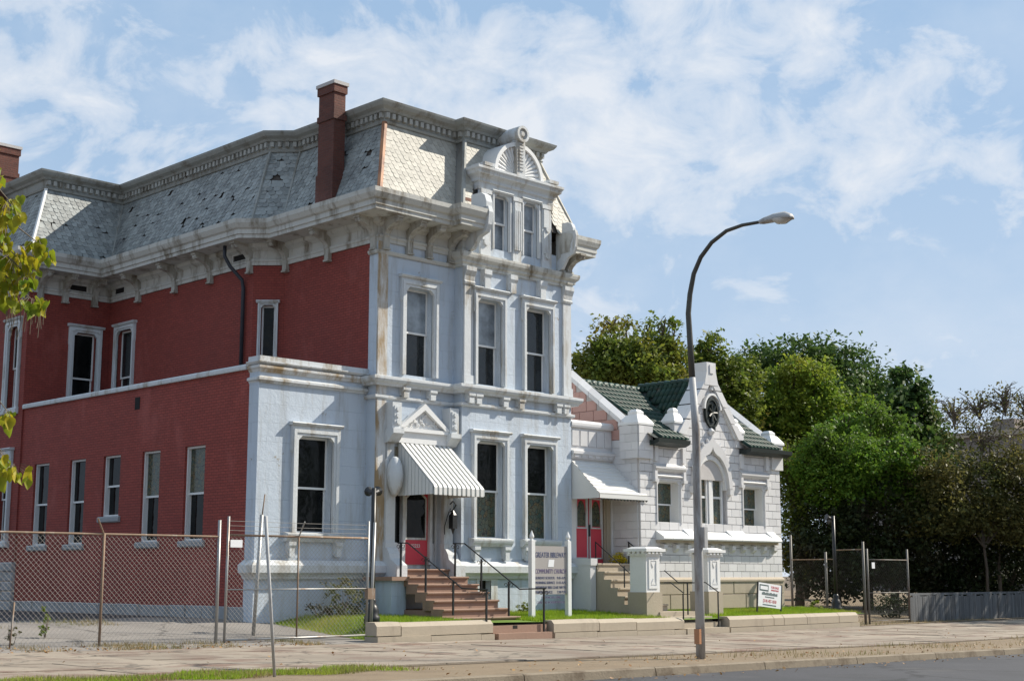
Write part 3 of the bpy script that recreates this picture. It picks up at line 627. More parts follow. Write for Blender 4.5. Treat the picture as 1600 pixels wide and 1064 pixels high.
# ---- entrance
for u in (24.28, 26.36):
    m = MB(FR(YR))
    m.box(u - .16, u + .16, -.02, .12, 1.2, 4.55); m.box(u - .19, u + .19, -.02, .16, 2.2, 2.35)
    m.profile([(0, 1.2), (.62, 1.2), (.62, 1.75), (.5, 1.82), (.34, 1.92), (.3, 2.05), (.2, 2.2), (0, 2.2)], u - .18, u + .18)
    m.box(u - .16, u + .16, .0, .34, 5.3, 6.05); m.profile([(0, 4.95), (.2, 5.0), (.34, 5.15), (.42, 5.22), (.42, 5.34), (0, 5.34)], u - .19, u + .19)
    m.box(u - .11, u + .11, .34, .37, 5.45, 5.95)
    for q in range(3): m.tube([(u, .36, 5.52 + q * .17), (u, .40, 5.52 + q * .17)], .06, 8)
    m.box(u - .12, u + .12, -.02, .1, 4.5, 5.35); m.build('door_console', 'trim', house)
for u in (24.26,): 
    MB().lathe([(.03, 3.55), (.10, 3.62), (.20, 3.85), (.23, 4.1), (.20, 4.35), (.12, 4.55), (.05, 4.6)], u + .05, YR - .25, 14).build('urn_ornament', 'trim', house, True)
m = MB(FR(YR)); pc = (24.42 + 26.22) / 2
m.box(24.42, 26.22, .0, .2, 5.0, 5.3); m.box(24.4, 26.24, .0, .28, 5.3, 5.4)
m.prism([(24.45, 5.4), (26.19, 5.4), (pc, 6.02)], .0, .16)
m.prism([(24.40, 5.4), (24.58, 5.4), (pc, 5.92), (26.06, 5.4), (26.24, 5.4), (pc, 6.1)], .16, .30)
m.build('pediment', 'white', house)
orn = MB(FR(YR)); orn.prism([(24.62, 5.42), (26.02, 5.42), (pc, 5.9)], .15, .172)
for k in range(26):
    uu = pc + random.uniform(-.55, .55); hh = (1 - abs(uu - pc) / .72) * .40
    orn.tube([(uu, .15, 5.44 + random.random() * hh), (uu + random.uniform(-.06, .06), .21, 5.45 + random.random() * hh)], .028, 5)
orn.build('pediment_carving', 'white', house)
# recess, door and sidelights
YD = YR + .3; da, db = uY(629, 830, YD), uY(667, 830, YD)
m = MB(FR(YD)); m.box(24.42, 26.24, -.05, -.03, 1.45, 4.9); m.box(24.42, 24.50, -.03, .08, 1.45, 4.9); m.box(26.17, 26.24, -.03, .08, 1.45, 4.9); m.box(24.50, 26.17, -.03, .08, 4.1, 4.9)
m.box(da - .1, da, -.03, .12, 1.78, 4.1); m.box(db, db + .1, -.03, .12, 1.78, 4.1); m.box(24.50, da - .1, -.03, .05, 1.45, 2.35); m.box(db + .1, 26.17, -.03, .05, 1.45, 2.35)
m.build('door_frame', 'trim', house)
for a, b in ((24.505, da - .105), (db + .105, 26.165)): MB(FR(YD)).box(a, b, -.025, -.01, 2.36, 4.09).build('sidelight', 'glassdark', house)
MB(FR(YD)).box(da, db, -.02, .05, 3.985, 4.1).build('door_header', 'door', house)
m = MB(FR(YD))
m.box(da, db, -.02, .02, 1.78, 3.98); m.box(da + .08, db - .08, .02, .03, 1.9, 2.36)
door = m.build('door', 'door', house)
MB(FR(YD)).prism([(da + .1, 2.5), (db - .1, 2.5), (db - .1, 3.55), ((da + db) / 2, 3.82), (da + .1, 3.55)], .018, .026).build('door_glass', 'glassdark', door)
MB(FR(YD)).ring([(da + .06, 2.44), (db - .06, 2.44), (db - .06, 3.58), ((da + db) / 2, 3.87), (da + .06, 3.58)], [(da + .1, 2.5), (db - .1, 2.5), (db - .1, 3.55), ((da + db) / 2, 3.82), (da + .1, 3.55)], .018, .05).build('glass_bead', 'trim', door)
def text(s, size, T, u, d, z, m, name, parent, align='CENTER', ex=.004, sx=1.0):
    cu = bpy.data.curves.new(name, 'FONT'); cu.body = s; cu.size = size; cu.align_x = align; cu.extrude = ex
    to = bpy.data.objects.new(name, cu); col.objects.link(to); dg = bpy.context.evaluated_depsgraph_get(); dg.update()
    me = bpy.data.meshes.new_from_object(to.evaluated_get(dg)); bpy.data.objects.remove(to)
    mb = MB(T); mb.add([(u + v.co.x * sx, d + v.co.z, z + v.co.y) for v in me.vertices], [tuple(p.vertices) for p in me.polygons])
    bpy.data.meshes.remove(me)
    return mb.build(name, m, parent)
text('22223', .13, FR(YD), (da + db) / 2, .036, 2.24, 'white', 'house_number', door)
# awning of alternating enamel slats
awn = MB(FR(YR)); au0, au1 = 24.55, 26.38; zt0, zb0, ad = 5.02, 3.78, 1.5
awn.add([(au0, .1, zt0), (au1, .1, zt0), (au1, ad, zb0), (au0, ad, zb0)], [(0, 1, 2, 3)]); awo = awn.build('awning', 'awn2', house)
ns = 11
for k in range(ns):
    a = au0 + (au1 - au0) * k / ns; b = a + (au1 - au0) / ns * .60
    MB(FR(YR)).add([(a, .1, zt0 + .015), (b, .1, zt0 + .015), (b, ad, zb0 + .02), (a, ad, zb0 + .02), (a, .1, zt0 + .05), (b, .1, zt0 + .05), (b, ad + .02, zb0 + .05), (a, ad + .02, zb0 + .05), (a, ad + .06, zb0 - .02), (b, ad + .06, zb0 - .02), (a, ad + .06, zb0 - .22), (b, ad + .06, zb0 - .22), (a, ad + .03, zb0 - .22), (b, ad + .03, zb0 - .22)],
        [(4, 5, 6, 7), (0, 4, 7, 3), (1, 2, 6, 5), (0, 1, 5, 4), (7, 6, 9, 8), (8, 9, 11, 10), (10, 11, 13, 12), (12, 13, 2, 3), (7, 8, 10, 12, 3), (6, 2, 13, 11, 9)]).build('slat', 'awn', awo)
MB(FR(YR)).box(au0, au1, ad, ad + .03, zb0 - .2, zb0 + .0).build('valance', 'awn2', awo)
for u in (au0, au1):
    for k in range(10):
        d0 = .1 + (ad - .1) * k / 10; d1 = d0 + (ad - .1) / 10 * .82; za = zt0 - (zt0 - zb0) * (d0 - .1) / (ad - .1); zb_ = zt0 - (zt0 - zb0) * (d1 - .1) / (ad - .1)
        MB(FR(YR)).add([(u - .01, d0, zb0 - .2), (u - .01, d1, zb0 - .2), (u - .01, d1, zb_), (u - .01, d0, za), (u + .01, d0, zb0 - .2), (u + .01, d1, zb0 - .2), (u + .01, d1, zb_), (u + .01, d0, za)], [(0, 1, 2, 3), (4, 5, 6, 7), (0, 1, 5, 4), (1, 2, 6, 5), (2, 3, 7, 6), (3, 0, 4, 7)]).build('side_slat', 'awn', awo)
    MB(FR(YR)).add([(u, .1, zb0 - .19), (u, ad, zb0 - .19), (u, ad, zb0), (u, .1, zt0)], [(0, 1, 2, 3)]).build('side_panel', 'awn2', awo)
# wall lantern beside the door
lan = MB(FR(YR)); lan.tube([(26.36, .13, 3.2), (26.36, .3, 3.25), (26.36, .42, 3.4), (26.36, .3, 3.5), (26.36, .18, 3.42)], .018, 6); lan.box(26.28, 26.44, .22, .38, 2.75, 3.12); lan.tube([(26.36, .3, 3.12), (26.36, .3, 3.25)], [.1, .02], 6); lan.tube([(26.36, .3, 2.75), (26.36, .3, 2.6)], [.06, .01], 6)
lan.tube([(26.2, .14, 2.6), (26.14, .2, 2.8), (26.22, .24, 3.1), (26.36, .2, 3.3)], .014, 5)
lan.build('wall_lantern', 'black', house)
# ------------------------------------------------------------------ the white church next door
CY = 27.65; CX0, CX1 = 33.05, 40.43; CB = 33.2; RY, RZ = 30.42, 7.6; EZ = 5.62; GC = 36.55
church = thing('church', (36.7, 30, .5), 'small white glazed terracotta church with green tiled roof and pointed front gable', 'church')
unit = MB()
unit.add([(-.5, 0, -.5), (.5, 0, -.5), (.5, 0, .5), (-.5, 0, .5), (-.48, -1, -.46), (.48, -1, -.46), (.48, -1, .46), (-.48, -1, .46)], [(4, 5, 6, 7), (0, 1, 5, 4), (1, 2, 6, 5), (2, 3, 7, 6), (3, 0, 4, 7)])
def unit_me(m):
    o = unit.build('block', m, None); me = o.data; bpy.data.objects.remove(o); return me
bme = unit_me('terra'); pme = unit_me('pink'); lme = unit_me('lime')
nblk = {}
def blocks(part, T, rot, u0, u1, z0, z1, me, holes=(), ch=.25, bl=.46, inside=None, d=.0, name='block', cap=300):
    z = z0; r = 0; rest = MB(T)
    while z < z1 - .05:
        h = min(ch, z1 - z); zm = z + h / 2; iv = [(u0, u1)]
        if inside: 
            q = inside(zm); iv = [(max(u0, q[0]), min(u1, q[1]))] if q else []
        for a, b, c, e in holes:
            if c < zm < e:
                nv = []
                for p, q in iv:
                    if b <= p or a >= q: nv.append((p, q))
                    else:
                        if a > p: nv.append((p, a))
                        if b < q: nv.append((b, q))
                iv = nv
        for p, q in iv:
            L = q - p
            if L < .06: continue
            cuts = [p]; x = math.floor((p - u0) / bl) * bl + u0 + (bl / 2 if r % 2 else 0)
            while x < q:
                if x > p + .1 and x < q - .1: cuts.append(x)
                x += bl
            cuts.append(q)
            for i in range(len(cuts) - 1):
                a, b = cuts[i] + .003, cuts[i + 1] - .003
                nblk[name] = nblk.get(name, 0) + 1
                if nblk[name] > cap: rest.box(a, b, d, d + .031 + random.uniform(0, .004), z + .003, z + h - .003); continue
                w = T((a + b) / 2, d, zm)
                o = place(me, name, w, part, rot, (b - a, .03 + random.uniform(0, .004), h - .006))
        z += h; r += 1
    if rest.v: rest.build('block_courses', me.materials[0], part)['kind'] = 'stuff'
W1 = (uY(1027, 790, CY), uY(1061, 790, CY), 3.05, 4.36); W3 = (uY(1161, 790, CY), uY(1192, 790, CY), 3.05, 4.36)
LA = [(uY(1091, 780, CY + .1), uY(1102.5, 780, CY + .1)), (uY(1112.5, 780, CY + .1), uY(1125.5, 780, CY + .1))]; AO = (35.68, 37.42, 3.05, 5.1)
gx0, gx1, gz0, gz1 = GC - 1.5, GC + 1.5, 5.9, 7.95
# core behind the blocks (mortar shows in the joints)
m = MB(FR(CY)); wall(m, CX0, CX1, .3, EZ, [W1, W3, (AO[0], AO[1], 3.05, 4.5)], .4)
m.add([(gx0, 0, EZ), (gx1, 0, EZ), (gx1, 0, gz0), (GC, 0, gz1 + .1), (gx0, 0, gz0)], [(0, 1, 2, 3, 4)])
m.add([(CX0, 0, .3), (CX0, -5.5, .3), (CX0, -5.5, EZ), (CX0, -2.77, RZ + .1), (CX0, 0, EZ)], [(0, 1, 2, 3, 4)])
m.add([(CX1, 0, .3), (CX1, -5.5, .3), (CX1, -5.5, EZ), (CX1, -2.77, RZ + .1), (CX1, 0, EZ)], [(0, 1, 2, 3, 4)])
cw = m.build('wall', 'joint', church)
cg = MB(FR(CY)).prism([(gx0 + .1, EZ + .1), (gx1 - .1, EZ + .1), (gx1 - .1, gz0), (GC, gz1), (gx0 + .1, gz0)], -.45, -.004).build('gable_wall', 'joint', church)
blocks(cw, FR(CY), (0, 0, 0), CX0, CX1, 1.36, 5.6, bme, [W1, W3, (AO[0], AO[1], 3.05, 4.6), (AO[0] + .12, AO[1] - .12, 4.6, 4.85), (AO[0] + .35, AO[1] - .35, 4.85, 5.1)])
blocks(cg, FR(CY), (0, 0, 0), gx0, gx1, 5.6, 7.9, bme, [(GC - .33, GC + .33, 6.3, 7.0)], inside=lambda z: (gx0, gx1) if z < gz0 else (gx0 + (z - gz0) / (gz1 - gz0) * 1.5, gx1 - (z - gz0) / (gz1 - gz0) * 1.5))
blocks(cw, LF(CX0), (0, 0, -R(90)), CY + .05, CY + 2.3, 1.36, 5.6, bme, [])
blocks(cw, FR(CY), (0, 0, 0), CX0, CX1, .45, 1.36, lme, ch=.45, bl=1.3, d=.05, name='base_stone')
MB(FR(CY)).profile([(0, 1.30), (.12, 1.30), (.12, 1.36), (.02, 1.44), (0, 1.44)], CX0, CX1).build('base_moulding', 'lime', church)
# pink left gable above the vestibule
blocks(cw, LF(CX0), (0, 0, -R(90)), CY, CB, 5.6, 7.6, pme, [], ch=.33, bl=.6, inside=lambda z: (CY + .2 + (z - EZ) / (RZ - EZ) * 2.6, 2 * RY - CY - .2 - (z - EZ) / (RZ - EZ) * 2.6), name='pink_block')
# gable copings, kneelers and pinnacle caps
def coping(x, ya, za, yb, zb, n, w=.22, m='terra', xs=None):
    for k in range(n):
        a, b = (k + .02) / n, (k + .98) / n
        q0 = Vector((x, ya + (yb - ya) * a, za + (zb - za) * a)); q1 = Vector((x, ya + (yb - ya) * b, za + (zb - za) * b))
        mb = MB(); P = []
        for q in (q0, q1): P += [(q.x - w, q.y, q.z), (q.x - w, q.y, q.z + .16), (q.x, q.y, q.z + .3), (q.x + w, q.y, q.z + .16), (q.x + w, q.y, q.z)]
        mb.add(P, [(0, 1, 2, 3, 4), (9, 8, 7, 6, 5)] + [(i, (i + 1) % 5, 5 + (i + 1) % 5, 5 + i) for i in range(5)]).build('coping_stone', m, church)
for x in (CX0 + .05, CX1 - .05):
    coping(x, CY + .15, EZ + .12, RY, RZ + .1, 6); coping(x, 2 * RY - CY - .1, EZ + .1, RY, RZ + .1, 6)
def pinnacle(x0, x1, y0, y1, z0, z1, name='corner_pier'):
    m = MB(); m.box(x0, x1, y0, y1, z0, z1); o = m.build(name, 'terra', church)
    m = MB(); xc, yc = (x0 + x1) / 2, (y0 + y1) / 2; w, d = (x1 - x0) / 2, (y1 - y0) / 2
    P = []
    for s, z in ((1.14, z1), (1.14, z1 + .07), (.62, z1 + .32), (.5, z1 + .32), (.5, z1 + .42), (.28, z1 + .5)):
        P += [(xc - w * s, yc - d * s, z), (xc + w * s, yc - d * s, z), (xc + w * s, yc + d * s, z), (xc - w * s, yc + d * s, z)]
    f = [(3, 2, 1, 0), (20, 21, 22, 23)]
    for k in range(5):
        for i in range(4): f.append((k * 4 + i, k * 4 + (i + 1) % 4, k * 4 + 4 + (i + 1) % 4, k * 4 + 4 + i))
    m.add(P, f).build('pinnacle_cap', 'white', o)
pinnacle(CX0 - .14, CX0 + .52, CY - .10, CY + .62, 5.0, 6.02); pr_ = [o for o in church.children if o.name.startswith('corner_pier')][-1]
blocks(pr_, FR(CY - .105), (0, 0, 0), CX0 - .14, CX0 + .52, 5.0, 6.0, bme, [], bl=.5); blocks(pr_, LF(CX0 - .145), (0, 0, -R(90)), CY - .1, CY + .62, 5.0, 6.0, bme, [], bl=.5)
pinnacle(CX1 - .52, CX1 + .12, CY - .10, CY + .62, 5.0, 5.85)
pinnacle(gx0 - .35, gx0 + .12, CY - .08, CY + .42, 5.62, 6.2)
pinnacle(gx1 - .12, gx1 + .3, CY - .08, CY + .42, 5.62, 6.1)
# front gable coping with chimney-like apex block
for s in (-1, 1):
    for k in range(4):
        a, b = k / 4 + .01, (k + 1) / 4 - .01
        A = (GC + s * 1.62 * (1 - a) + s * .14, gz0 - .05 + (gz1 - gz0) * a); B = (GC + s * 1.62 * (1 - b) + s * .14, gz0 - .05 + (gz1 - gz0) * b)
        MB(FR(CY)).prism([A, B, (B[0] - s * .32, B[1]), (A[0] - s * .32, A[1])], -.45, .16).build('coping_stone', 'terra', church)
    MB(FR(CY)).prism([(GC + s * 1.42, gz0 + .0), (GC + s * .06, gz1 - .05), (GC + s * .0, gz1 - .18), (GC + s * 1.28, gz0)], .0, .10).build('gable_moulding', 'white', church)
m = MB(FR(CY)); m.prism([(GC - .36, gz1 - .4), (GC + .36, gz1 - .4), (GC + .24, gz1 + .05), (GC + .24, gz1 + .34), (GC - .24, gz1 + .34), (GC - .24, gz1 + .05)], -.5, .17)
m.box(GC - .1, GC + .1, .17, .20, gz1 - .02, gz1 + .26); m.build('apex_block', 'terra', church)
m = MB(FR(CY)); c24 = [2 * math.pi * k / 24 for k in range(24)]
m.ring([(GC + .1 + .36 * math.cos(t), 6.66 + .5 * math.sin(t)) for t in c24], [(GC + .1 + .28 * math.cos(t), 6.66 + .42 * math.sin(t)) for t in c24], .02, .11)
m.prism([(GC + .1 + .30 * math.cos(t), 6.66 + .44 * math.sin(t)) for t in c24], .02, .07)
for k in range(7): m.tube([(GC + .1, .08, 6.66), (GC + .1 + .22 * math.cos(k * .9), .12, 6.66 + .3 * math.sin(k * .9))], .045, 6)
m.tube([(GC + .1, .1, 6.2), (GC + .1, .16, 6.05)], [.1, .04], 8); m.build('medallion', 'gut', church, False)
hp = [(GC + .1 + .46 * math.cos(t), 6.78 + .52 * math.sin(t)) for t in [math.pi * k / 14 for k in range(15)]]; hq = [(GC + .1 + .39 * math.cos(t), 6.78 + .45 * math.sin(t)) for t in [math.pi * k / 14 for k in range(15)]]
m = MB(FR(CY)); m.prism(hp + hq[::-1], .01, .14); m.tube([(GC + .1, .06, 7.42), (GC + .1, .1, 7.6)], [.09, .05], 6); m.build('medallion_hood', 'white', church)
# ogee arch with the twin lancets
def ogee(r0, top, n=9):
    xl = AO[0] - .14 + r0; w = GC - xl; h1 = (top - 4.25) * .84; L = []
    for k in range(n + 1): t = R(66) * k / n; L.append((xl + w * (1 - math.cos(t)), 4.25 + h1 * math.sin(t)))
    x1, z1 = L[-1]; cx_, cz_ = GC - .05, z1 + (top - z1) * .28
    for k in range(1, 6): t = k / 5; L.append(((1 - t) ** 2 * x1 + 2 * t * (1 - t) * cx_ + t * t * GC, (1 - t) ** 2 * z1 + 2 * t * (1 - t) * cz_ + t * t * top))
    return L + [(2 * GC - x, z) for x, z in L[-2::-1]]
o1, o2 = ogee(0, 6.0), ogee(.17, 5.56)
MB(FR(CY)).prism(o1 + o2[::-1], -.02, .17).build('ogee_hood', 'terra', church)
for s in (-1, 1):
    MB(FR(CY)).box(GC + s * .98 - .1, GC + s * .98 + .1, 0, .16, 4.05, 4.27).build('hood_stop', 'terra', church)
    for q in range(5):
        x, z = o1[3 + q * 2 if s < 0 else len(o1) - 4 - q * 2]; MB(FR(CY)).tube([(x, .1, z), (x + s * .08, .12, z + .1)], [.07, .03], 6).build('crocket', 'terra', church)
MB(FR(CY)).tube([(GC, .1, 5.92), (GC, .12, 6.06), (GC, .1, 6.16)], [.05, .13, .04], 8).build('finial', 'terra', church)
def pointed(a, b, z0, z1, n=8):
    w = b - a; P = [(a, z0), (b, z0)]; rise = w * 1.15
    for k in range(n + 1): t = k / n; P.append((b - (w / 2) * (1 - math.cos(t * math.pi / 2)) , z1 - rise + rise * math.sin(t * math.pi / 2)))
    for k in range(n - 1, -1, -1): t = k / n; P.append((a + (w / 2) * (1 - math.cos(t * math.pi / 2)), z1 - rise + rise * math.sin(t * math.pi / 2)))
    return P
tp = [(AO[0], 3.02), (AO[1], 3.02)] + [(AO[1] - (AO[1] - AO[0]) / 2 * (1 - math.cos(t * math.pi / 20)), 4.2 + 1.08 * math.sin(t * math.pi / 20)) for t in range(11)] + [(AO[0] + (AO[1] - AO[0]) / 2 * (1 - math.cos(t * math.pi / 20)), 4.2 + 1.08 * math.sin(t * math.pi / 20)) for t in range(9, -1, -1)]
MB(FR(CY)).prism(tp, -.30, -.14).build('tracery_panel', 'white', church)
m = MB(FR(CY)); m.prism(tp[2:] + [(GC + (x - GC) * .88, 3.1 if z < 3.2 else 4.2 + (z - 4.2) * .88) for x, z in tp[:1:-1]], -.15, .06); m.build('arch_moulding', 'white', church)
for a, b in LA:
    P = pointed(a, b, 3.12, 4.86); Q = pointed(a - .06, b + .06, 3.06, 4.96)
    lw = MB(FR(CY)).ring(Q, P, -.15, -.06).build('lancet_window', 'white', church)
    MB(FR(CY)).prism(P, -.139, -.125).build('pane', 'stained', lw); MB(FR(CY)).box(a, b, -.125, -.09, 3.92, 3.99).build('transom', 'white', lw)
mc = (LA[0][1] + LA[1][0]) / 2; m = MB(FR(CY)); m.prism([(mc - .2, 5.02), (mc + .2, 5.02), (mc, 4.55)], -.15, -.04); m.box(mc - .07, mc + .07, -.15, -.03, 3.06, 4.7); m.build('mullion', 'white', church)
for w_ in (W1, W3):
    MB(FR(CY)).ring([(w_[0] - .004, w_[2] - .004), (w_[1] + .004, w_[2] - .004), (w_[1] + .004, w_[3] + .004), (w_[0] - .004, w_[3] + .004)], [(w_[0] + .02, w_[2] + .02), (w_[1] - .02, w_[2] + .02), (w_[1] - .02, w_[3] - .02), (w_[0] + .02, w_[3] - .02)], -.39, .005).build('reveal', 'white', church)
    wo = window(church, FR(CY), *w_, mat='terra', w=.08, ear=0, h=.10, proud=.03, mid=.47, g=('stained', 'stained'), back=.27, fr=.045)
    a, b = w_[0] - .22, w_[1] + .22
    m = MB(FR(CY)); m.profile([(0, 4.66), (.1, 4.66), (.16, 4.74), (.16, 4.8), (0, 4.92)], a, b); 
    for u in (a + .05, b - .05): m.box(u - .06, u + .06, 0, .13, 4.38, 4.66); m.box(u - .09, u + .09, 0, .16, 4.32, 4.42)
    m.build('label_mould', 'terra', church)
    for u in (a + .1, b - .05): MB(FR(CY)).box(u - .08, u + .08, -.01, .12, 4.95, 5.42).build('eave_bracket', 'terra', church)
# sloping weathering below the windows, one slab per stone
x = 33.75
for k in range(14):
    x1 = x + (40.0 - 33.75) / 14
    rec = any(a - .02 < (x + x1) / 2 < b + .02 for a, b in ((W1[0], W1[1]), (W3[0], W3[1]), (AO[0], AO[1])))
    MB(FR(CY)).profile([(-.3 if rec else 0, 3.04 if rec else 2.94), (.34, 2.66), (.36, 2.60), (.34, 2.56), (0, 2.56)], x + .006, x1 - .006).build('weathering_stone', 'white', church); x = x1
m = MB(FR(CY)); m.box(33.75, 40.0, 0, .2, 2.48, 2.56); m.build('weathering_moulding', 'lime', church)
for k in range(11): MB(FR(CY)).profile([(0, 2.2), (.1, 2.22), (.17, 2.3), (.17, 2.42), (0, 2.48)], 34.0 + k * .58, 34.16 + k * .58).build('dentil', 'terra', church)
# right buttress, seen in shade
m = MB(); m.box(CX1 + .002, CX1 + .75, CY + .9, CY + 1.6, .3, 3.9); m.add([(CX1, CY + .9, 3.9), (CX1 + .75, CY + .9, 3.9), (CX1 + .75, CY + 1.6, 3.9), (CX1, CY + 1.6, 3.9), (CX1, CY + .9, 4.5), (CX1, CY + 1.6, 4.5)], [(0, 1, 4), (3, 5, 2), (1, 2, 5, 4)])
bt_ = m.build('buttress', 'joint', church)
blocks(bt_, FR(CY + .9), (0, 0, 0), CX1, CX1 + .75, .5, 3.9, bme)
# ---- tiled roof
def TR(u, s): return (u, s)
roofc = MB(); ov = .42
def slope_pt(u, v): # front slope: v from eave up
    L = math.hypot(RY - (CY - ov), RZ - EZ); return Vector((u, CY - ov + (RY - CY + ov) * v / L, EZ + (RZ - EZ) * v / L))
LS = math.hypot(RY - CY + ov, RZ - EZ)
vw0 = LS * (ov + .2) / (RY - CY + ov)
for a, b, v0 in ((CX0 + .25, gx0 - .05, 0), (gx1 + .05, CX1 - .25, 0), (gx0 - .05, gx1 + .05, vw0)):
    roofc.add([tuple(slope_pt(a, v0)), tuple(slope_pt(b, v0)), tuple(slope_pt(b, LS)), tuple(slope_pt(a, LS))], [(0, 1, 2, 3)])
roofc.add([(CX0 + .25, RY, RZ), (CX1 - .25, RY, RZ), (CX1 - .25, CB + .4, EZ), (CX0 + .25, CB + .4, EZ)], [(0, 1, 2, 3)])
hw = 1.55; RGZ = 7.72; yv = RY + .1
roofc.add([(GC, CY + .3, RGZ), (GC, yv + .2, RGZ), (GC - hw, CY + .3, EZ + .1), (GC - hw, yv + .2, EZ + .1), (GC + hw, CY + .3, EZ + .1), (GC + hw, yv + .2, EZ + .1)], [(0, 1, 3, 2), (0, 1, 5, 4)])
croof = roofc.build('tiled_roof', 'gut', church)
def tile_me():
    m = MB(); n = 5; P = []
    for v, r, h in ((0, .095, .02), (.36, .085, .0)):
        for k in range(n + 1): t = math.pi * k / n; P.append((-r * math.cos(t), v, h + r * .8 * math.sin(t)))
    f = [(k, k + 1, n + 2 + k, n + 1 + k) for k in range(n)] + [tuple(range(n + 1))]
    m.add(P, f); o = m.build('tile', 'tile', None, True); me = o.data; bpy.data.objects.remove(o); return me
tme = tile_me(); ntile = 0; tbig = MB(); tv = [tuple(v.co) for v in tme.vertices]; tf = [tuple(p.vertices) for p in tme.polygons]
def put_tile(P, U, V, N):
    global ntile
    if ntile < 300:
        o = bpy.data.objects.new('tile', tme); col.objects.link(o); o.parent = croof; M4 = Matrix((U, V, N)).transposed().to_4x4(); M4.translation = P - Vector(rootloc(croof)); o.matrix_local = M4; ntile += 1
    else: tbig.add([tuple(P + U * a + V * b + N * c) for a, b, c in tv], tf)
U = Vector((1, 0, 0)); V = (slope_pt(0, 1) - slope_pt(0, 0)).normalized(); N = U.cross(V)
u = CX0 + .62
while u < CX1 - .4:
    v = 0
    while v < LS - .1:
        p = slope_pt(u, v)
        cz = RGZ - abs(u - GC) / hw * (RGZ - EZ - .1)
        if not (abs(u - GC) < hw and (cz > p.z - .02 or v < vw0)): put_tile(p + N * .01, U, V, N)
        v += .33
    u += .2
V = Vector((hw, 0, RGZ - EZ - .1)).normalized(); U = Vector((0, -1, 0)); N = U.cross(V); LG = math.hypot(hw, RGZ - EZ - .1)
y = CY + .45
while y < yv:
    v = 0
    while v < LG - .1:
        p = Vector((GC - hw, y, EZ + .1)) + V * v
        if p.z > EZ + (RZ - EZ) * (y - CY + ov) / (RY - CY + ov) - .05: put_tile(p + N * .01, U, V, N)
        v += .33
    y += .2
if tbig.v: o = tbig.build('tile_courses', 'tile', croof, True, False); o['kind'] = 'stuff'
for k in range(12):
    a = CX0 + .3 + k * .28
    if a + .27 < GC - .05: MB().tube([(a, RY, RZ + .03), (a + .27, RY, RZ + .05)], [.10, .12], 8).build('ridge_tile', 'tile', croof, True)
for k in range(9): MB().tube([(GC, CY + .35 + k * .28, RGZ + .03), (GC, CY + .62 + k * .28, RGZ + .05)], [.10, .12], 8).build('ridge_tile', 'tile', croof, True)
for a, b in ((CX0 + .35, gx0 - .1), (gx1 + .1, CX1 + .1)):
    MB(FR(CY)).profile([(.0, 5.42), (.3, 5.42), (.5, 5.5), (.52, 5.62), (.46, 5.62), (.3, 5.55), (0, 5.6)], a, b).build('gutter', 'gut', church)
# ---- vestibule with doors
VY = 28.72; VD = 28.90
m = MB(FR(VY)); wall(m, XR + .01, CX0 + .0, .4, 6.0, [(31.38, 32.98, .5, 4.45)], .2); vw = m.build('vestibule_wall', 'terra', church)
MB().box(XR + .02, CX0, VY + .02, VY + 3, 5.6, 5.8).build('vestibule_roof', 'deck', church)
m = MB(FR(VY)); m.profile([(0, 4.95), (.06, 4.95), (.1, 5.05), (.16, 5.1), (.16, 5.18), (0, 5.22)], XR + .02, CX0 - .01); m.profile([(-.1, 5.9), (.08, 5.9), (.1, 5.96), (.1, 6.04), (.02, 6.12), (-.3, 6.12)], XR + .02, CX0 - .01)
for k in range(6): m.box(31.22 + k * .31, 31.4 + k * .31, .0, .12, 5.0, 5.08)
for k in range(5): m.box(31.2 + k * .37, 31.5 + k * .37, 0, .035, 5.35, 5.82)
m.build('vestibule_cornice', 'terra', church)
m = MB(FR(VD)); m.box(31.35, 32.98, -.05, .0, 1.8, 4.5); m.box(32.80, 32.98, 0, .14, 1.8, 4.5); m.box(32.74, 32.82, 0, .09, 1.8, 4.5); m.build('door_frame', 'lime', church)
for a, b in ((31.42, 32.05), (32.08, 32.71)):
    dd = MB(FR(VD)).box(a, b, 0, .05, 1.84, 3.98).build('door', 'door', church)
    P = pointed(a + .13, b - .13, 2.95, 3.72, 6); Q = [(a + .08, 2.88), (b - .08, 2.88), (b - .08, 3.8), (a + .08, 3.8)]
    MB(FR(VD)).prism(P, .05, .056).build('door_glass', 'stained', dd)
    MB(FR(VD)).ring(Q, [(a + .12, 2.92), (b - .12, 2.92), (b - .12, 3.76), (a + .12, 3.76)], .045, .075).build('glass_bead', 'trim', dd)
    MB(FR(VD)).ring([(a + .02, 1.98), (b - .02, 1.98), (b - .02, 3.88), (a + .02, 3.88)], [(a + .06, 2.02), (b - .06, 2.02), (b - .06, 3.84), (a + .06, 3.84)], .045, .07).build('moulding', 'trim', dd)
MB(FR(VD)).box(32.04, 32.1, .05, .1, 2.65, 3.0).build('door_handle', 'black', church)
MB(FR(VD)).box(31.39, 32.74, 0, .06, 3.98, 4.5).build('transom_panel', 'door', church)
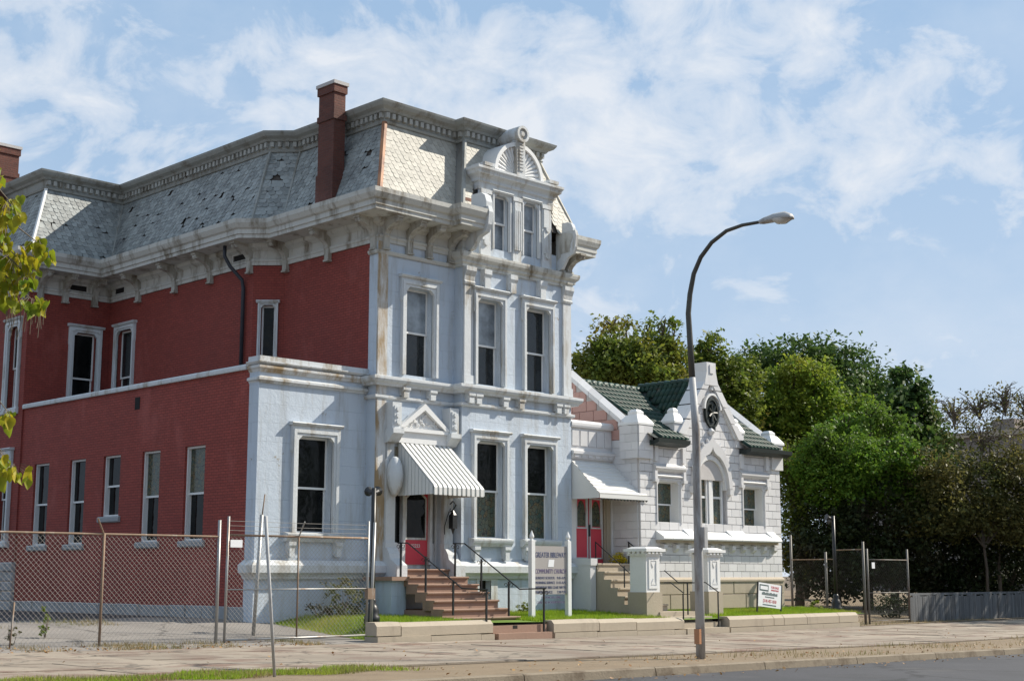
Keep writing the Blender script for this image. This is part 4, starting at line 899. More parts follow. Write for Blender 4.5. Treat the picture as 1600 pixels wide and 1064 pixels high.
# awning
a0, a1, wz, fz, fd = 31.14, 33.32, 4.9, 3.86, VY - 27.56
m = MB(FR(VY)); m.box(a0, a1, fd - .02, fd + .0, fz - .13, fz); m.add([(a0, .02, wz), (a0, fd, fz), (a0, fd, fz - .13), (a0, .02, fz - .13)], [(0, 1, 2, 3)]); m.add([(a1, VY - CY + .01, wz - (wz - fz) * .93), (a1, fd, fz), (a1, fd, fz - .13)], [(0, 1, 2)])
awc = m.build('awning', 'awn', church)
for k in range(9):
    t0, t1 = k / 9, (k + 1) / 9
    r1 = CX0 - .01 if .02 + (fd - .02) * t1 < VY - CY else a1
    MB(FR(VY)).add([(a0 - .01, .02 + (fd - .02) * t0, wz - (wz - fz) * t0 + .0), (r1, .02 + (fd - .02) * t0, wz - (wz - fz) * t0 + .0), (r1, .02 + (fd - .02) * t1, wz - (wz - fz) * t1 + .03), (a0 - .01, .02 + (fd - .02) * t1, wz - (wz - fz) * t1 + .03),
        (a0 - .01, .02 + (fd - .02) * t1, wz - (wz - fz) * t1 - .01), (r1, .02 + (fd - .02) * t1, wz - (wz - fz) * t1 - .01)], [(0, 1, 2, 3), (3, 2, 5, 4)]).build('slat', 'awn', awc)
for k in range(15): MB(FR(VY)).prism([(a0 + .05 + k * .145, fz - .13), (a0 + .17 + k * .145, fz - .13), (a0 + .11 + k * .145, fz - .19)], fd - .02, fd).build('scallop', 'gut', awc)
# church steps and the cheek blocks
st = thing('church_steps', (32.3, 27, .4), 'buff stone steps climbing to the crimson church doors', 'steps')
for k in range(6):
    zt_ = 1.84 - k * .235; y0 = 27.9 - k * .26
    MB(FR(y0)).profile([(-(29.0 - y0) if k == 0 else -.279, .2), (-.02, .2), (-.02, zt_ - .06), (.015, zt_ - .05), (.015, zt_ - .01), (0, zt_), (-(29.0 - y0) if k == 0 else -.279, zt_)], 31.4 - .003 * k, 33.02).build('step', 'lime', st)
ck = MB(); ck.box(31.13, 31.37, 27.95, 28.71, .4, 1.78); ck.box(31.11, 31.40, 27.91, 28.71, 1.78, 1.98); tag(ck.build('cheek_wall', 'terra'), 'white block cheek wall beside the church steps', 'wall')
# gate piers
def pier(px_, label):
    c = onY(px_, 950, 26.0); w = .30
    p = thing('gate_pier', (c.x, 26.3, .4), label, 'pier', 'gate piers on the church path')
    x, y = c.x, 26.3
    MB().box(x - w - .05, x + w + .05, y - w - .05, y + w + .05, .3, 1.02).build('plinth', 'lime', p)
    m = MB(); m.box(x - w, x + w, y - w, y + w, 1.02, 2.05); m.ring = m.ring
    o = m.build('shaft', 'white', p)
    T = FR(y - w); MB(T).ring([(x - .2, 1.12), (x + .2, 1.12), (x + .2, 1.98), (x - .2, 1.98)], [(x - .13, 1.2), (x + .13, 1.2), (x + .13, 1.9), (x - .13, 1.9)], 0, .025).build('panel', 'white', o)
    for zz_, s in ((1.3, 1), (1.8, -1)): MB(T).prism([(x - .1, zz_ - .07 * s), (x + .1, zz_ - .07 * s), (x, zz_ + .1 * s)], .0, .02).build('carving', 'white', o)
    m = MB(); m.box(x - w - .06, x + w + .06, y - w - .06, y + w + .06, 2.05, 2.1); m.box(x - w - .13, x + w + .13, y - w - .13, y + w + .13, 2.16, 2.24)
    P = []
    for s_, z in ((.08, 2.24), (-.05, 2.3)): P += [(x - w - s_, y - w - s_, z), (x + w + s_, y - w - s_, z), (x + w + s_, y + w + s_, z), (x - w - s_, y + w + s_, z)]
    m.add(P, [(4, 5, 6, 7)] + [(i, (i + 1) % 4, 4 + (i + 1) % 4, 4 + i) for i in range(4)])
    m.build('cap', 'white', p)
    for k in range(4):
        MB().box(x - w - .02 + k * .17, x - w + .08 + k * .17, y - w - .11, y - w - .0, 2.1, 2.16).build('dentil', 'white', p); MB().box(x - w - .11, x - w, y - w - .02 + k * .17, y - w + .08 + k * .17, 2.1, 2.16).build('dentil', 'white', p)
pier(1021, 'square white gate pier on a stone plinth beside the church steps'); pier(1117, 'square white gate pier standing behind the street lamp pole')
# ------------------------------------------------------------------ the ground
WY = 24.9; KY = 14.9
def gz(X, Y):                                           # level of the yard behind the fence
    t = min(max((Y - 25.4) / 5.0, 0), 1); return zs(X) + (.42 - zs(X)) * t if X < 21.5 else zs(X)
xs = [-1500, -300, -80, -30, -5, 10, 21, 32, 45, 70, 120, 400, 1500]; ys = [-1500, -300, -60, -10, 6, 14.9, 25, 45, 70, 120, 400, 1500]
mb = MB(); mb.add([(x, y, zs(x) - .30) for y in ys for x in xs], [(j * 13 + i, j * 13 + i + 1, (j + 1) * 13 + i + 1, (j + 1) * 13 + i) for j in range(11) for i in range(12)])
struct(mb.build('ground', 'earth'))
def strip(name, m, x0, x1, y0, y1, zf, nx=30, ny=6):
    mb = MB(); P = []
    for j in range(ny + 1):
        for i in range(nx + 1): x = x0 + (x1 - x0) * i / nx; y = y0 + (y1 - y0) * j / ny; P.append((x, y, zf(x, y)))
    mb.add(P, [(j * (nx + 1) + i, j * (nx + 1) + i + 1, (j + 1) * (nx + 1) + i + 1, (j + 1) * (nx + 1) + i) for j in range(ny) for i in range(nx)])
    return mb.build(name, m)
struct(strip('road', 'asph', -200, 300, 1.5, KY, lambda x, y: zs(x) - .13))
struct(strip('verge', 'dirt', -60, 120, KY - .02, 24.95, lambda x, y: zs(x) - .02, 60, 8))
struct(strip('far_pavement', 'drive', -200, 300, -6, 1.5, lambda x, y: zs(x) - .02))
kerb = None
for i, x in enumerate(range(0, 100, 3)):
    m = MB(); a, b = x + .01, x + 2.99
    m.add([(a, KY - .16, zs(a) - .3), (b, KY - .16, zs(b) - .3), (b, KY - .12, zs(b) - .01), (a, KY - .12, zs(a) - .01), (a, KY - .09, zs(a) + .006), (b, KY - .09, zs(b) + .006), (a, KY + .04, zs(a) + .006), (b, KY + .04, zs(b) + .006), (a, KY + .04, zs(a) - .3), (b, KY + .04, zs(b) - .3)],
          [(0, 1, 2, 3), (3, 2, 5, 4), (4, 5, 7, 6), (6, 7, 9, 8), (0, 3, 4, 6, 8), (1, 9, 7, 5, 2)])
    if kerb is None: kerb = struct(m.build('kerb', 'kerbm'))
    else: m.build('kerb_stone', 'kerbm', kerb)
strip('lane_line', 'signwhite', 24, 60, 10.2, 10.3, lambda x, y: zs(x) - .126, 40, 1)['kind'] = 'structure'
# pavement slabs
pave = struct(strip('pavement', 'earth', -20, 70, 17.6, 24.88, lambda x, y: zs(x) - .014, 60, 4))
y = 17.7; row = 0
while y < 24.8:
    h = 1.78; x = -4 + (row % 2) * .4
    while x < 62:
        w = random.choice((1.75, 1.8, 1.9)); z = [zs(q) + .004 + random.uniform(-.008, .01) for q in (x, x + w, x + w, x)]
        g_ = .012; a, b, c, d = x + g_, x + w - g_, y + g_, min(y + h, 24.86) - g_
        MB().add([(a, c, z[0]), (b, c, z[1]), (b, d, z[2]), (a, d, z[3]), (a, c, z[0] - .06), (b, c, z[1] - .06), (b, d, z[2] - .06), (a, d, z[3] - .06)], [(0, 1, 2, 3), (0, 4, 5, 1), (1, 5, 6, 2), (2, 6, 7, 3), (3, 7, 4, 0)]).build('paving_slab', 'conc', pave); x += w
    y += h; row += 1
struct(strip('driveway', 'drive', -30, 21.3, 24.88, 60, lambda x, y: gz(x, y) + .004, 30, 30))
struct(strip('drive_shade_sheet', 'asph', 6, 20.33, 31.2, 60, lambda x, y: gz(x, y) + .009 - max(0, 32.4 - y - .45 * math.sin(x * .9)) * .03, 30, 20))  # dark sheet painting the house's shadow onto the concrete yard
struct(strip('side_yard', 'dirt', 40.9, 90, 24.9, 60, lambda x, y: -.12 + min(1, max(0, (y - 26) / 10)) * .5, 20, 10))
# lawn
def lz(x, y):
    t = min(max((y - 25.2) / 3.5, 0), 1); a = .42 + zs(x); k = min(max((x - 20.9) / .8, 0), 1)
    return (a + (.47 - a) * t) * k + gz(20.4, y) * (1 - k) - .02
struct(strip('lawn', 'lawn', 20.4, 41.4, 25.1, 29.6, lz, 60, 20))
def blades(name, m, pts, h0, h1, w, lab, cat):
    pts = np.array(pts); n = len(pts); rng = np.random.default_rng(3)
    a = rng.uniform(0, 6.283, n); h = rng.uniform(h0, h1, n); ln = rng.uniform(.1, .6, n) * h; b = rng.uniform(0, 6.283, n); ww = w * rng.uniform(.6, 1.4, n)
    dx, dy = np.cos(a) * ww, np.sin(a) * ww; V = np.empty((n, 3, 3))
    V[:, 0] = pts - np.stack([dx, dy, 0 * dx], 1); V[:, 1] = pts + np.stack([dx, dy, 0 * dx], 1); V[:, 2] = pts + np.stack([np.cos(b) * ln, np.sin(b) * ln, h], 1)
    me = bpy.data.meshes.new(name); me.vertices.add(n * 3); me.vertices.foreach_set('co', V.reshape(-1)); me.loops.add(n * 3); me.loops.foreach_set('vertex_index', np.arange(n * 3)); me.polygons.add(n); me.polygons.foreach_set('loop_start', np.arange(n) * 3); me.polygons.foreach_set('loop_total', np.full(n, 3)); me.update()
    me.materials.append(MT[m]); o = bpy.data.objects.new(name, me); col.objects.link(o); return tag(o, lab, cat, None, 'stuff')
def scatter(n, x0, x1, y0, y1, zf, keep=None):
    res = []
    while len(res) < n:
        x, y = random.uniform(x0, x1), random.uniform(y0, y1)
        if keep and not keep(x, y): n -= 1; continue
        res.append((x, y, zf(x, y)))
    return res
def lawnkeep(x, y):
    if 23.9 < x < 26.1 or (31.5 < x < 33.7 and y < 28.2): return False
    if x > 33 and y > 27.5: return False
    if x < 23.9: return y < 29.2 - (.2 if x > 22 else 0) and x > 20.75
    return y < 28.6
blades('grass', 'grass', scatter(90000, 20.5, 41.3, 25.2, 29.3, lz, lawnkeep), .035, .13, .008, 'short green lawn grass in front of the house and church', 'grass')
def tuft(c, r): return lambda x, y: (x - c[0]) ** 2 / r[0] ** 2 + (y - c[1]) ** 2 / r[1] ** 2 < random.random() ** .5
vz = lambda x, y: zs(x) - .01
def edge(x, y): return y < 17.75 + .25 * math.sin(x * 2.3) + .15 * math.sin(x * 5.1) and y > 16.75 + .2 * math.sin(x * 3.7 + 1) and x < 14.6 - random.random() ** 2 * 1.5
blades('grass', 'grass', scatter(24000, 8, 14.6, 16.5, 18.2, vz, lambda x, y: edge(x, y) and random.random() < .75), .02, .08, .006, 'strip of grass along the kerb by the leaning pole', 'grass')
blades('dry_grass', 'drygrass', scatter(16000, 7, 15.2, 16.4, 18.3, vz, lambda x, y: edge(x - .3, y) and random.random() < .75), .02, .09, .006, 'dry straw mixed into the kerbside grass strip', 'grass')
p_ = scatter(16000, 5, 19, 24.6, 26.1, lambda x, y: gz(x, y) - .01, lambda x, y: math.sin(x * 3.1) + math.sin(x * 1.3 + 1) + random.uniform(-1.5, 1.5) > .6)
p_ += scatter(9000, 20, 60, KY, 17.6, vz, lambda x, y: math.sin(x * 1.1) + math.sin(x * .6 + y * 2) + random.uniform(-1.5, 1.5) > .8)
p_ += scatter(5000, 5, 17, 29.5, 31, lambda x, y: gz(x, y), lambda x, y: math.sin(x * 1.7 + y) + random.uniform(-1, 1) > .4)
p_ += scatter(4000, 40.8, 50, 24.9, 27, lambda x, y: -.12, lambda x, y: random.random() < .6)
blades('dry_grass', 'drygrass', p_, .03, .14, .006, 'dry yellow grass along fence foot and kerb', 'grass')
# ------------------------------------------------------------------ low stone walls
def lowwall(pa, pb, joints, label):
    X0 = onY(pa, 985, WY).x; X1 = onY(pb, 985, WY).x; js = [X0] + [onY(j, 985, WY).x for j in joints] + [X1]
    o = thing('retaining_wall', ((X0 + X1) / 2, WY, zs(X0)), label, 'wall', 'low stone walls along the pavement')
    for a, b in zip(js[:-1], js[1:]):
        z = zs((a + b) / 2)
        P = []
        for x in (a + .012, b - .012): P += [(x, WY, z + .15), (x, WY - .0, z + .36), (x, WY + .09, z + .45), (x, WY + .40, z + .45), (x, WY + .40, z + .15)]
        MB().add(P, [(0, 1, 2, 3, 4), (9, 8, 7, 6, 5)] + [(i, (i + 1) % 5, 5 + (i + 1) % 5, 5 + i) for i in range(5)]).build('cap_stone', 'lime', o)
    x = X0
    while x < X1 - .1:
        b = min(x + 1.6, X1); z = zs((x + b) / 2)
        MB().box(x + .005, b - .005, WY - .05, WY + .42, z - .2, z + .135).build('base_stone', 'lime', o); x = b
lowwall(588, 771, [627], 'low buff stone wall between the chain link gate and the mansion steps')
lowwall(865, 1070, [937, 995], 'low buff stone wall in front of the church notice board')
lowwall(1140, 1342, [1210, 1226, 1262, 1312], 'low buff stone wall in front of the for sale sign')
# ------------------------------------------------------------------ steps to the mansion
stp = thing('front_steps', (25, 27, .3), 'brown stone steps climbing to the red front door', 'steps')
ft = [(28.62, 1.66), (27.75, 1.46), (27.40, 1.27), (27.05, 1.07), (26.72, .87), (26.37, .66), (26.02, .46)]
for k, (yf, zt_) in enumerate(ft):
    nx_ = ft[k - 1][0] if k else 29.5
    u0, u1 = (24.46, 26.16) if k == 0 else (23.98 - .004 * k - (.0 if k < 4 else .05), 26.02 + .04 * k)
    MB(FR(yf)).profile([(-(nx_ - yf) - .1, zt_ - .25), (-.03, zt_ - .25), (-.03, zt_ - .06), (.02, zt_ - .05), (.03, zt_ - .02), (.02, zt_), (-(nx_ - yf) - .1, zt_)], u0, u1).build('step', 'brown', stp)
MB().box(24.0, 26.0, 26.5, 28.9, .2, .62).build('step_base', 'brown', stp)
MB().box(23.45, 24.0, 27.8, 28.98, 1.36, 1.455).build('landing_slab', 'brown', stp)
MB().box(23.56, 24.05, 27.95, 28.99, .2, 1.37).build('stair_cheek', 'blue', stp)
MB().box(24.2, 26.3, 25.3, 26.02, .1, .30).build('landing', 'conc', stp)
for k, (y0, zt_) in enumerate(((25.02, .33), (24.82, .15))):
    MB().box(24.32, 26.2, y0, 25.4, zs(25) - .2, zt_ + zs(25)).build('step', 'brown', stp)
MB(FR(25.02)).box(25.0, 25.16, -.01, .004, .2, .28).build('drain_hole', 'dark', stp)
stp2 = thing('path_steps', (32.6, 25.2, .1), 'three buff stone steps from the pavement to the church path', 'steps')
for k, (y0, zt_) in enumerate(((25.45, .46), (25.15, .32), (24.84, .16))):
    MB().box(31.68, 33.62, y0, y0 + .45 if k else 27.0, zs(33) - .1, zs(33) + zt_).build('step', 'lime', stp2)
MB().box(31.8, 33.4, 25.9, 26.9, .1, .46).build('path', 'lime', stp2)
# ------------------------------------------------------------------ handrails
def handrail(X, posts, rail, label, scroll=True, r=.018, pr=.02):
    f = onX(posts[0][0], posts[0][2], X); o = thing('handrail', tuple(f), label, 'handrail')
    for x, y0, y1 in posts:
        a, b = onX(x, y1, X), onX(x, y0, X); MB().box(X - pr, X + pr, a.y - pr, a.y + pr, a.z - .05, b.z).build('post', 'black', o)
        if scroll:
            for s in (-1, 1):
                m = MB(); c = (X, a.y + s * .10, b.z - .10)
                m.tube([(X, c[1] + .07 * math.cos(t) * (1 - t / 9), c[2] + .07 * math.sin(t) * (1 - t / 9)) for t in [k * .7 for k in range(9)]], .008, 5); m.build('scroll', 'black', o)
    MB().tube([tuple(onX(x, y, X)) for x, y in rail], r, 8).build('rail', 'black', o)
handrail(24.05, [(626, 848, 898), (665, 869, 924), (708, 906, 958), (760, 921, 968)], [(622, 848), (637, 848), (722, 919), (762, 921)], 'black iron handrail with scrolls beside the notched left stair edge')
handrail(26.05, [(711, 849, 898), (752, 873, 921), (795, 908, 960), (850, 920, 987)], [(708, 849), (726, 849), (812, 920), (853, 919)], 'black iron handrail with scrolls in front of the notice board')
handrail(31.85, [(931, 847, 880), (976, 884, 933)], [(930, 846), (1000, 910)], 'thin black handrail across the church doors', False, .015, .014)
handrail(33.0, [(983, 846, 890)], [(981, 846), (998, 860)], 'short black handrail against the white church corner', False, .015, .014)
handrail(31.72, [(1075, 910, 957)], [(1038, 891), (1060, 910), (1088, 910)], 'black pipe handrail between the gate piers', False, .016, .015)
handrail(31.9, [(1068, 927, 967)], [(1038, 910), (1048, 910), (1068, 926)], 'low black pipe handrail ending at the stone wall corner', False, .016, .015)
handrail(33.45, [(1123, 925, 980)], [(1098, 909), (1103, 910), (1123, 925)], 'black pipe handrail in front of the pier behind the lamp', False, .016, .015)
# ------------------------------------------------------------------ street lamp
lb = onZ(1095, 1027, zs(21)); LX = lb.x
lampo = thing('street_lamp', (LX, lb.y, zs(LX)), 'tall grey street lamp with curved arm at the kerb', 'street lamp')
pz = lambda px_, py_: onX(px_, py_, LX)
MB().tube([(LX, lb.y, zs(LX) - .1), (LX, lb.y, 2.0), (LX, lb.y, 4.2), tuple(pz(1081.5, 590))], [.088, .083, .076, .062], 16).build('pole', 'lamp', lampo, True)
arm = [(1081.5, 592), (1078, 530), (1075.5, 490), (1078, 460), (1084, 428), (1095, 402), (1112, 379), (1135, 361), (1160, 352), (1188, 347)]
MB().tube([tuple(pz(*q)) for q in arm], [.0615, .057, .053, .05, .046, .043, .04, .037, .034, .031], 12).build('arm', 'arm', lampo, True)
a, b = pz(1187, 347), pz(1238, 341); ax = (b - a); Lh = ax.length; ax.normalize(); upv = Vector((0, 0, 1)); sd = Vector((1, 0, 0)); upv = sd.cross(ax); upv = upv if upv.z > 0 else -upv
P = []; hv = []
for t, w_, zu, zd in ((0, .04, .04, -.04), (.12, .07, .07, -.05), (.45, .12, .125, -.03), (.8, .14, .14, -.02), (.96, .11, .09, 0), (1, .05, .04, 0)):
    for k in range(10):
        an = 2 * math.pi * k / 10; q = a + ax * (t * Lh) + sd * (w_ * math.cos(an)) + upv * ((zu if math.sin(an) > 0 else -zd) * math.sin(an)); hv.append(tuple(q))
hm = MB().add(hv, [(r * 10 + k, r * 10 + (k + 1) % 10, (r + 1) * 10 + (k + 1) % 10, (r + 1) * 10 + k) for r in range(5) for k in range(10)] + [tuple(range(10)), tuple(range(59, 49, -1))])
head = hm.build('lamp_head', 'lamp', lampo, True)
lv = [];
for t, w_, d in ((.42, .10, .02), (.55, .14, .09), (.75, .14, .10), (.93, .10, .02)):
    for k in range(8): an = math.pi + math.pi * k / 7; lv.append(tuple(a + ax * (t * Lh) + sd * (w_ * math.cos(an)) + upv * (d * math.sin(an) + .01)))
MB().add(lv, [(r * 8 + k, r * 8 + k + 1, (r + 1) * 8 + k + 1, (r + 1) * 8 + k) for r in range(3) for k in range(7)]).build('lens', 'lens', head, True)
MB().box(LX - .12, LX - .06, lb.y - .07, lb.y + .05, .25, .52).build('handhole_cover', 'copper', lampo)
MB().box(LX - .03, LX + .07, lb.y - .17, lb.y - .06, 2.0, 2.38).build('junction_box', 'lamp', lampo)
# ------------------------------------------------------------------ black floodlight posts
def flood(px_, pybase, pytop, Y, label, out):
    q = onY(px_, pybase, Y); t = onY(px_, pytop, Y); o = thing('floodlight_post', (q.x, Y, q.z), label, 'lamp post', 'black floodlight posts on the lawn')
    x = q.x; zb_ = q.z
    MB().lathe([(.19, zb_ - .1), (.19, zb_ + .08), (.15, zb_ + .12), (.17, zb_ + .2), (.12, zb_ + .32), (.08, zb_ + .38), (.10, zb_ + .44), (.06, zb_ + .52)], x, Y, 14).build('base', 'black', o, True)
    MB().tube([(x, Y, zb_ + .5), (x, Y, t.z)], [.062, .055], 10).build('pole', 'black', o, True)
    for s in out:
        d = Vector(s).normalized(); c = Vector((x, Y, t.z - .12)) + d * .13
        m = MB(); m.tube([(x, Y, t.z - .15), tuple(c)], .025, 6); m.tube([tuple(c - d * .08), tuple(c + d * .06), tuple(c + d * .14)], [.05, .07, .12], 10); m.build('floodlight', 'black', o)
flood(581, 968, 762, 26.15, 'black floodlight post at the latch end of the chain link gate', [(.9, .5, .25), (.2, 1, .2)])
flood(1307, 952, 806, 26.3, 'black floodlight post in front of the dark shrubs beyond the church', [(-.9, .5, .3), (.6, .8, -.3)])
# ------------------------------------------------------------------ signs
SY = 26.4; sx0 = onY(831, 950, SY).x; sx1 = onY(888, 950, SY).x
sg = thing('notice_board', ((sx0 + sx1) / 2, SY, .4), 'white post notice board with navy lettering on the lawn', 'sign')
for x in (sx0, sx1):
    zt_ = onY(888, 845, SY).z
    MB().box(x - .065, x + .065, SY - .065, SY + .065, .3, zt_).build('post', 'white', sg)
    MB().lathe([(.055, zt_), (.03, zt_ + .03), (.065, zt_ + .08), (.06, zt_ + .12), (.005, zt_ + .26)], x, SY, 8).build('finial', 'white', sg)
bz0, bz1 = onY(860, 928, SY).z, onY(860, 853, SY).z
MB().box(sx0 + .065, sx1 - .065, SY - .02, SY + .02, bz0, bz1).build('board', 'board', sg)
TS = FR(SY - .022); sc_ = (sx0 + sx1) / 2; bh = bz1 - bz0; sw = sx1 - sx0 - .2
def fit(s, w, z, size, m):
    o = text(s, size, TS, sc_, 0, z, m, 'lettering', sg); xs_ = [v.co.x for v in o.data.vertices]; k = w / (max(xs_) - min(xs_)); c = (max(xs_) + min(xs_)) / 2
    for v in o.data.vertices: v.co.x = c + (v.co.x - c) * k + (sc_ - rootloc(sg)[0] - c)
    return o
fit('GREATER BIBLEWAY', sw * .98, bz1 - .30, .20, 'ink'); fit('COMMUNITY CHURCH', sw * .98, bz1 - .72, .17, 'inkp')
for k, s in enumerate(('SUNDAY SCHOOL   9:45 A.M.', 'MORNING SERVICE  11:15 A.M.', 'WEDNESDAY BIBLE CLASS 7:00 P.M.', 'FRIDAY SERVICE       7:30 P.M.')): fit(s, sw * .97, bz1 - .87 - k * .125, .095, 'ink')
for k, s in enumerate(('EVERYONE WELCOME', 'COME AND WORSHIP WITH US')): fit(s, sw * (.6 + .3 * k), bz1 - 1.38 - k * .13, .085, 'inkp')
MB(TS).prism([(sc_ - .11, bz1 - .55), (sc_ + .11, bz1 - .55), (sc_ + .14, bz1 - .36), (sc_ - .08, bz1 - .36)], 0, .004).build('emblem', 'signwhite', sg)
RYs = 26.0; rc = onY(1203, 950, RYs); rs = thing('for_sale_sign', (rc.x, RYs, rc.z), 'tilted white for sale sign with red and dark lettering', 'sign')
ra = onY(1185, 950, RYs); rb = onY(1222, 956, RYs); zt_ = onY(1190, 912, RYs).z
tl = .10
def TRS(u, d, z): return (rc.x + u + (z - .9) * tl, RYs - d, z - u * .10)
hw_ = (rb.x - ra.x) / 2
for u in (-hw_, hw_): MB(TRS).box(u - .02, u + .02, -.02, .02, .25, zt_ + .02).build('post', 'black', rs)
MB(TRS).box(-hw_ + .02, hw_ - .02, -.012, .012, zt_ - .72, zt_).build('board', 'signwhite', rs)
TRt = lambda u, d, z: TRS(u, d + .013, z)
MB(TRt).box(-hw_ + .08, -.08, 0, .003, zt_ - .24, zt_ - .05).build('emblem_frame', 'inkgrey', rs); MB(TRt).box(-hw_ + .12, -.12, .003, .005, zt_ - .2, zt_ - .09).build('emblem', 'signwhite', rs)
text('FOR SALE', .10, TRt, .27, 0, zt_ - .13, 'inkred', 'lettering', rs, sx=.95); text('INVESTMENT', .07, TRt, .27, 0, zt_ - .21, 'inkred', 'lettering', rs)
for k in range(14): MB(TRt).box(-.42 + k * .06, -.38 + k * .06, 0, .003, zt_ - .36, zt_ - .29 + (.02 if k % 3 else 0)).build('lettering_stroke', 'inkgrey', rs)
for k in range(10): MB(TRt).box(-.25 + k * .05, -.215 + k * .05, 0, .003, zt_ - .43, zt_ - .40).build('lettering_stroke', 'inkgrey', rs)
text('(314) 457-1010', .14, TRt, 0, 0, zt_ - .58, 'inkred', 'lettering', rs, sx=.82)
for k in range(16): MB(TRt).box(-.36 + k * .045, -.33 + k * .045, 0, .003, zt_ - .67, zt_ - .635).build('lettering_stroke', 'inkgrey', rs)
# ------------------------------------------------------------------ fences
def chain(mb, a, b, z0f, z1f, p=.105, r=.0029):
    a, b = Vector(a), Vector(b); L = (b - a).length; d = (b - a) / L
    h = z1f - z0f; n = int((L + h) / p)
    for s in (1, -1):
        for k in range(n + 1):
            s0 = k * p - h; s1 = s0 + h; za, zb_ = 0.0, h
            if s0 < 0: za = -s0; s0 = 0
            if s1 > L: zb_ = h - (s1 - L); s1 = L
            if zb_ <= za + .01: continue
            q0 = a + d * (s0 if s > 0 else L - s0); q1 = a + d * (s1 if s > 0 else L - s1)
            mb.tube([(q0.x, q0.y, z0f + za), (q1.x, q1.y, z0f + zb_)], r, 3, False)
FYa = 25.75
def fpost(par, x, y, z0, z1, r=.035, m='galv', lean=0, name='post'):
    return MB().tube([(x, y, z0), (x + lean, y, z1)], r, 8).build(name, m, par, True)
fl = thing('chain_link_fence', (10, FYa, 0), 'rusty chain link fence in front of the red side wall', 'fence')
ftop = onY(335, 838, FYa).z; gl0 = onY(335, 1005, FYa).x
for px_ in (-520, -150, 155, 337):
    x = onY(px_, 1005, FYa).x; zt_ = ftop + (.35 if px_ == 337 else .0)
    fpost(fl, x, FYa, zs(x) - .1, zt_, .035 if px_ == 337 else .028, 'galv' if px_ == 337 else 'rust')
    if px_ != 337: MB().tube([(x, FYa, zt_ - .02), (x - .22, FYa - .12, zt_ + .3)], .018, 6).build('barb_arm', 'rust', fl)
xl = onY(-520, 1005, FYa).x
MB().tube([(xl, FYa, ftop), (gl0, FYa, ftop)], .022, 8).build('top_rail', 'rust', fl)
m = MB(); chain(m, (xl, FYa), (gl0, FYa), .1, ftop); m.build('chain_mesh', 'wire', fl, fix=False)['kind'] = 'stuff'
x = onY(15, 1000, FYa).x; fpost(fl, x, FYa, 0, 1.0, .018, 'rust', .05, 'stake')
gt = thing('chain_link_gate', (19, FYa, 0), 'chain link driveway gate with barbed wire and a small white notice', 'gate')
g0, g1 = onY(350, 1005, FYa).x, onY(572, 1005, FYa).x; gz1 = onY(460, 838, FYa).z; gzm = onY(460, 920, FYa).z; gzb = zs(19) + .12
zt_ = onY(345, 806, FYa).z
for x, t_ in ((g0, zt_), (g1, zt_), ): MB().tube([(x, FYa, gzb - .05), (x + .02, FYa, t_)], .028, 8).build('upright', 'galv', gt, True)
xm = onY(465, 920, FYa).x; MB().tube([(xm, FYa, gzb), (xm, FYa, gz1)], .02, 8).build('upright', 'rust', gt, True); MB().tube([(xm, FYa, gz1), (xm - .03, FYa - .25, gz1 + .32)], .016, 6).build('barb_arm', 'galv', gt)
for z, m_, r in ((gz1, 'rust', .024), (gzm, 'galv', .014), (gzb, 'galv', .022)): MB().tube([(g0, FYa, z), (g1, FYa, z)], r, 8).build('rail', m_, gt, True)
m = MB(); chain(m, (g0, FYa), (g1, FYa), gzb, gz1); m.build('chain_mesh', 'wire', gt, fix=False)['kind'] = 'stuff'
for k in range(3): MB().tube([(g0, FYa, gz1 + .1 + k * .1), (xm, FYa - .05, gz1 + .09 + k * .1), (g1, FYa, gz1 + .1 + k * .1)], .004, 4).build('barbed_wire', 'wire', gt)
c = onY(368, 849, FYa); MB(FR(FYa - .03)).box(c.x - .15, c.x + .15, 0, .01, c.z - .08, c.z + .08).build('notice', 'signwhite', gt)
gp = thing('gate_post', (g1 + .15, FYa, 0), 'leaning galvanised gate post beside the black floodlight post', 'post'); fpost(gp, g1 + .12, FYa, zs(g1) - .1, onY(590, 816, FYa).z, .036, 'galv', .08, 'pipe')
MB().box(g1 - .02, g1 + .2, FYa - .06, FYa + .06, .95, 1.2).build('latch', 'rust', gp)
# leaning poles
b0 = onZ(430, 1056, zs(13)); dep = (b0 - CAM).dot(FW); d_ = ray(415, 806); t0 = CAM + d_ * (dep / d_.dot(FW))
tag(MB().tube([tuple(b0 - Vector((0, 0, .1))), tuple(t0)], [.022, .025], 8).build('bare_sign_pole', 'lamp', None, True), 'bare leaning pole standing in the kerbside grass', 'pole')
b1 = onY(398, 968, 27.0); t1 = onY(409, 804, 27.0)
pp = thing('pipe_post', tuple(b1), 'thick pipe post with a thin rod behind the driveway gate', 'post'); MB().tube([(b1.x - .04, 27, b1.z - .6), (t1.x, 27, t1.z)], .042, 10).build('pipe', 'galv', pp, True); MB().tube([(t1.x, 27, t1.z - .1), (onY(414, 772, 27).x, 27, onY(414, 772, 27).z)], .016, 6).build('rod', 'rust', pp, True)
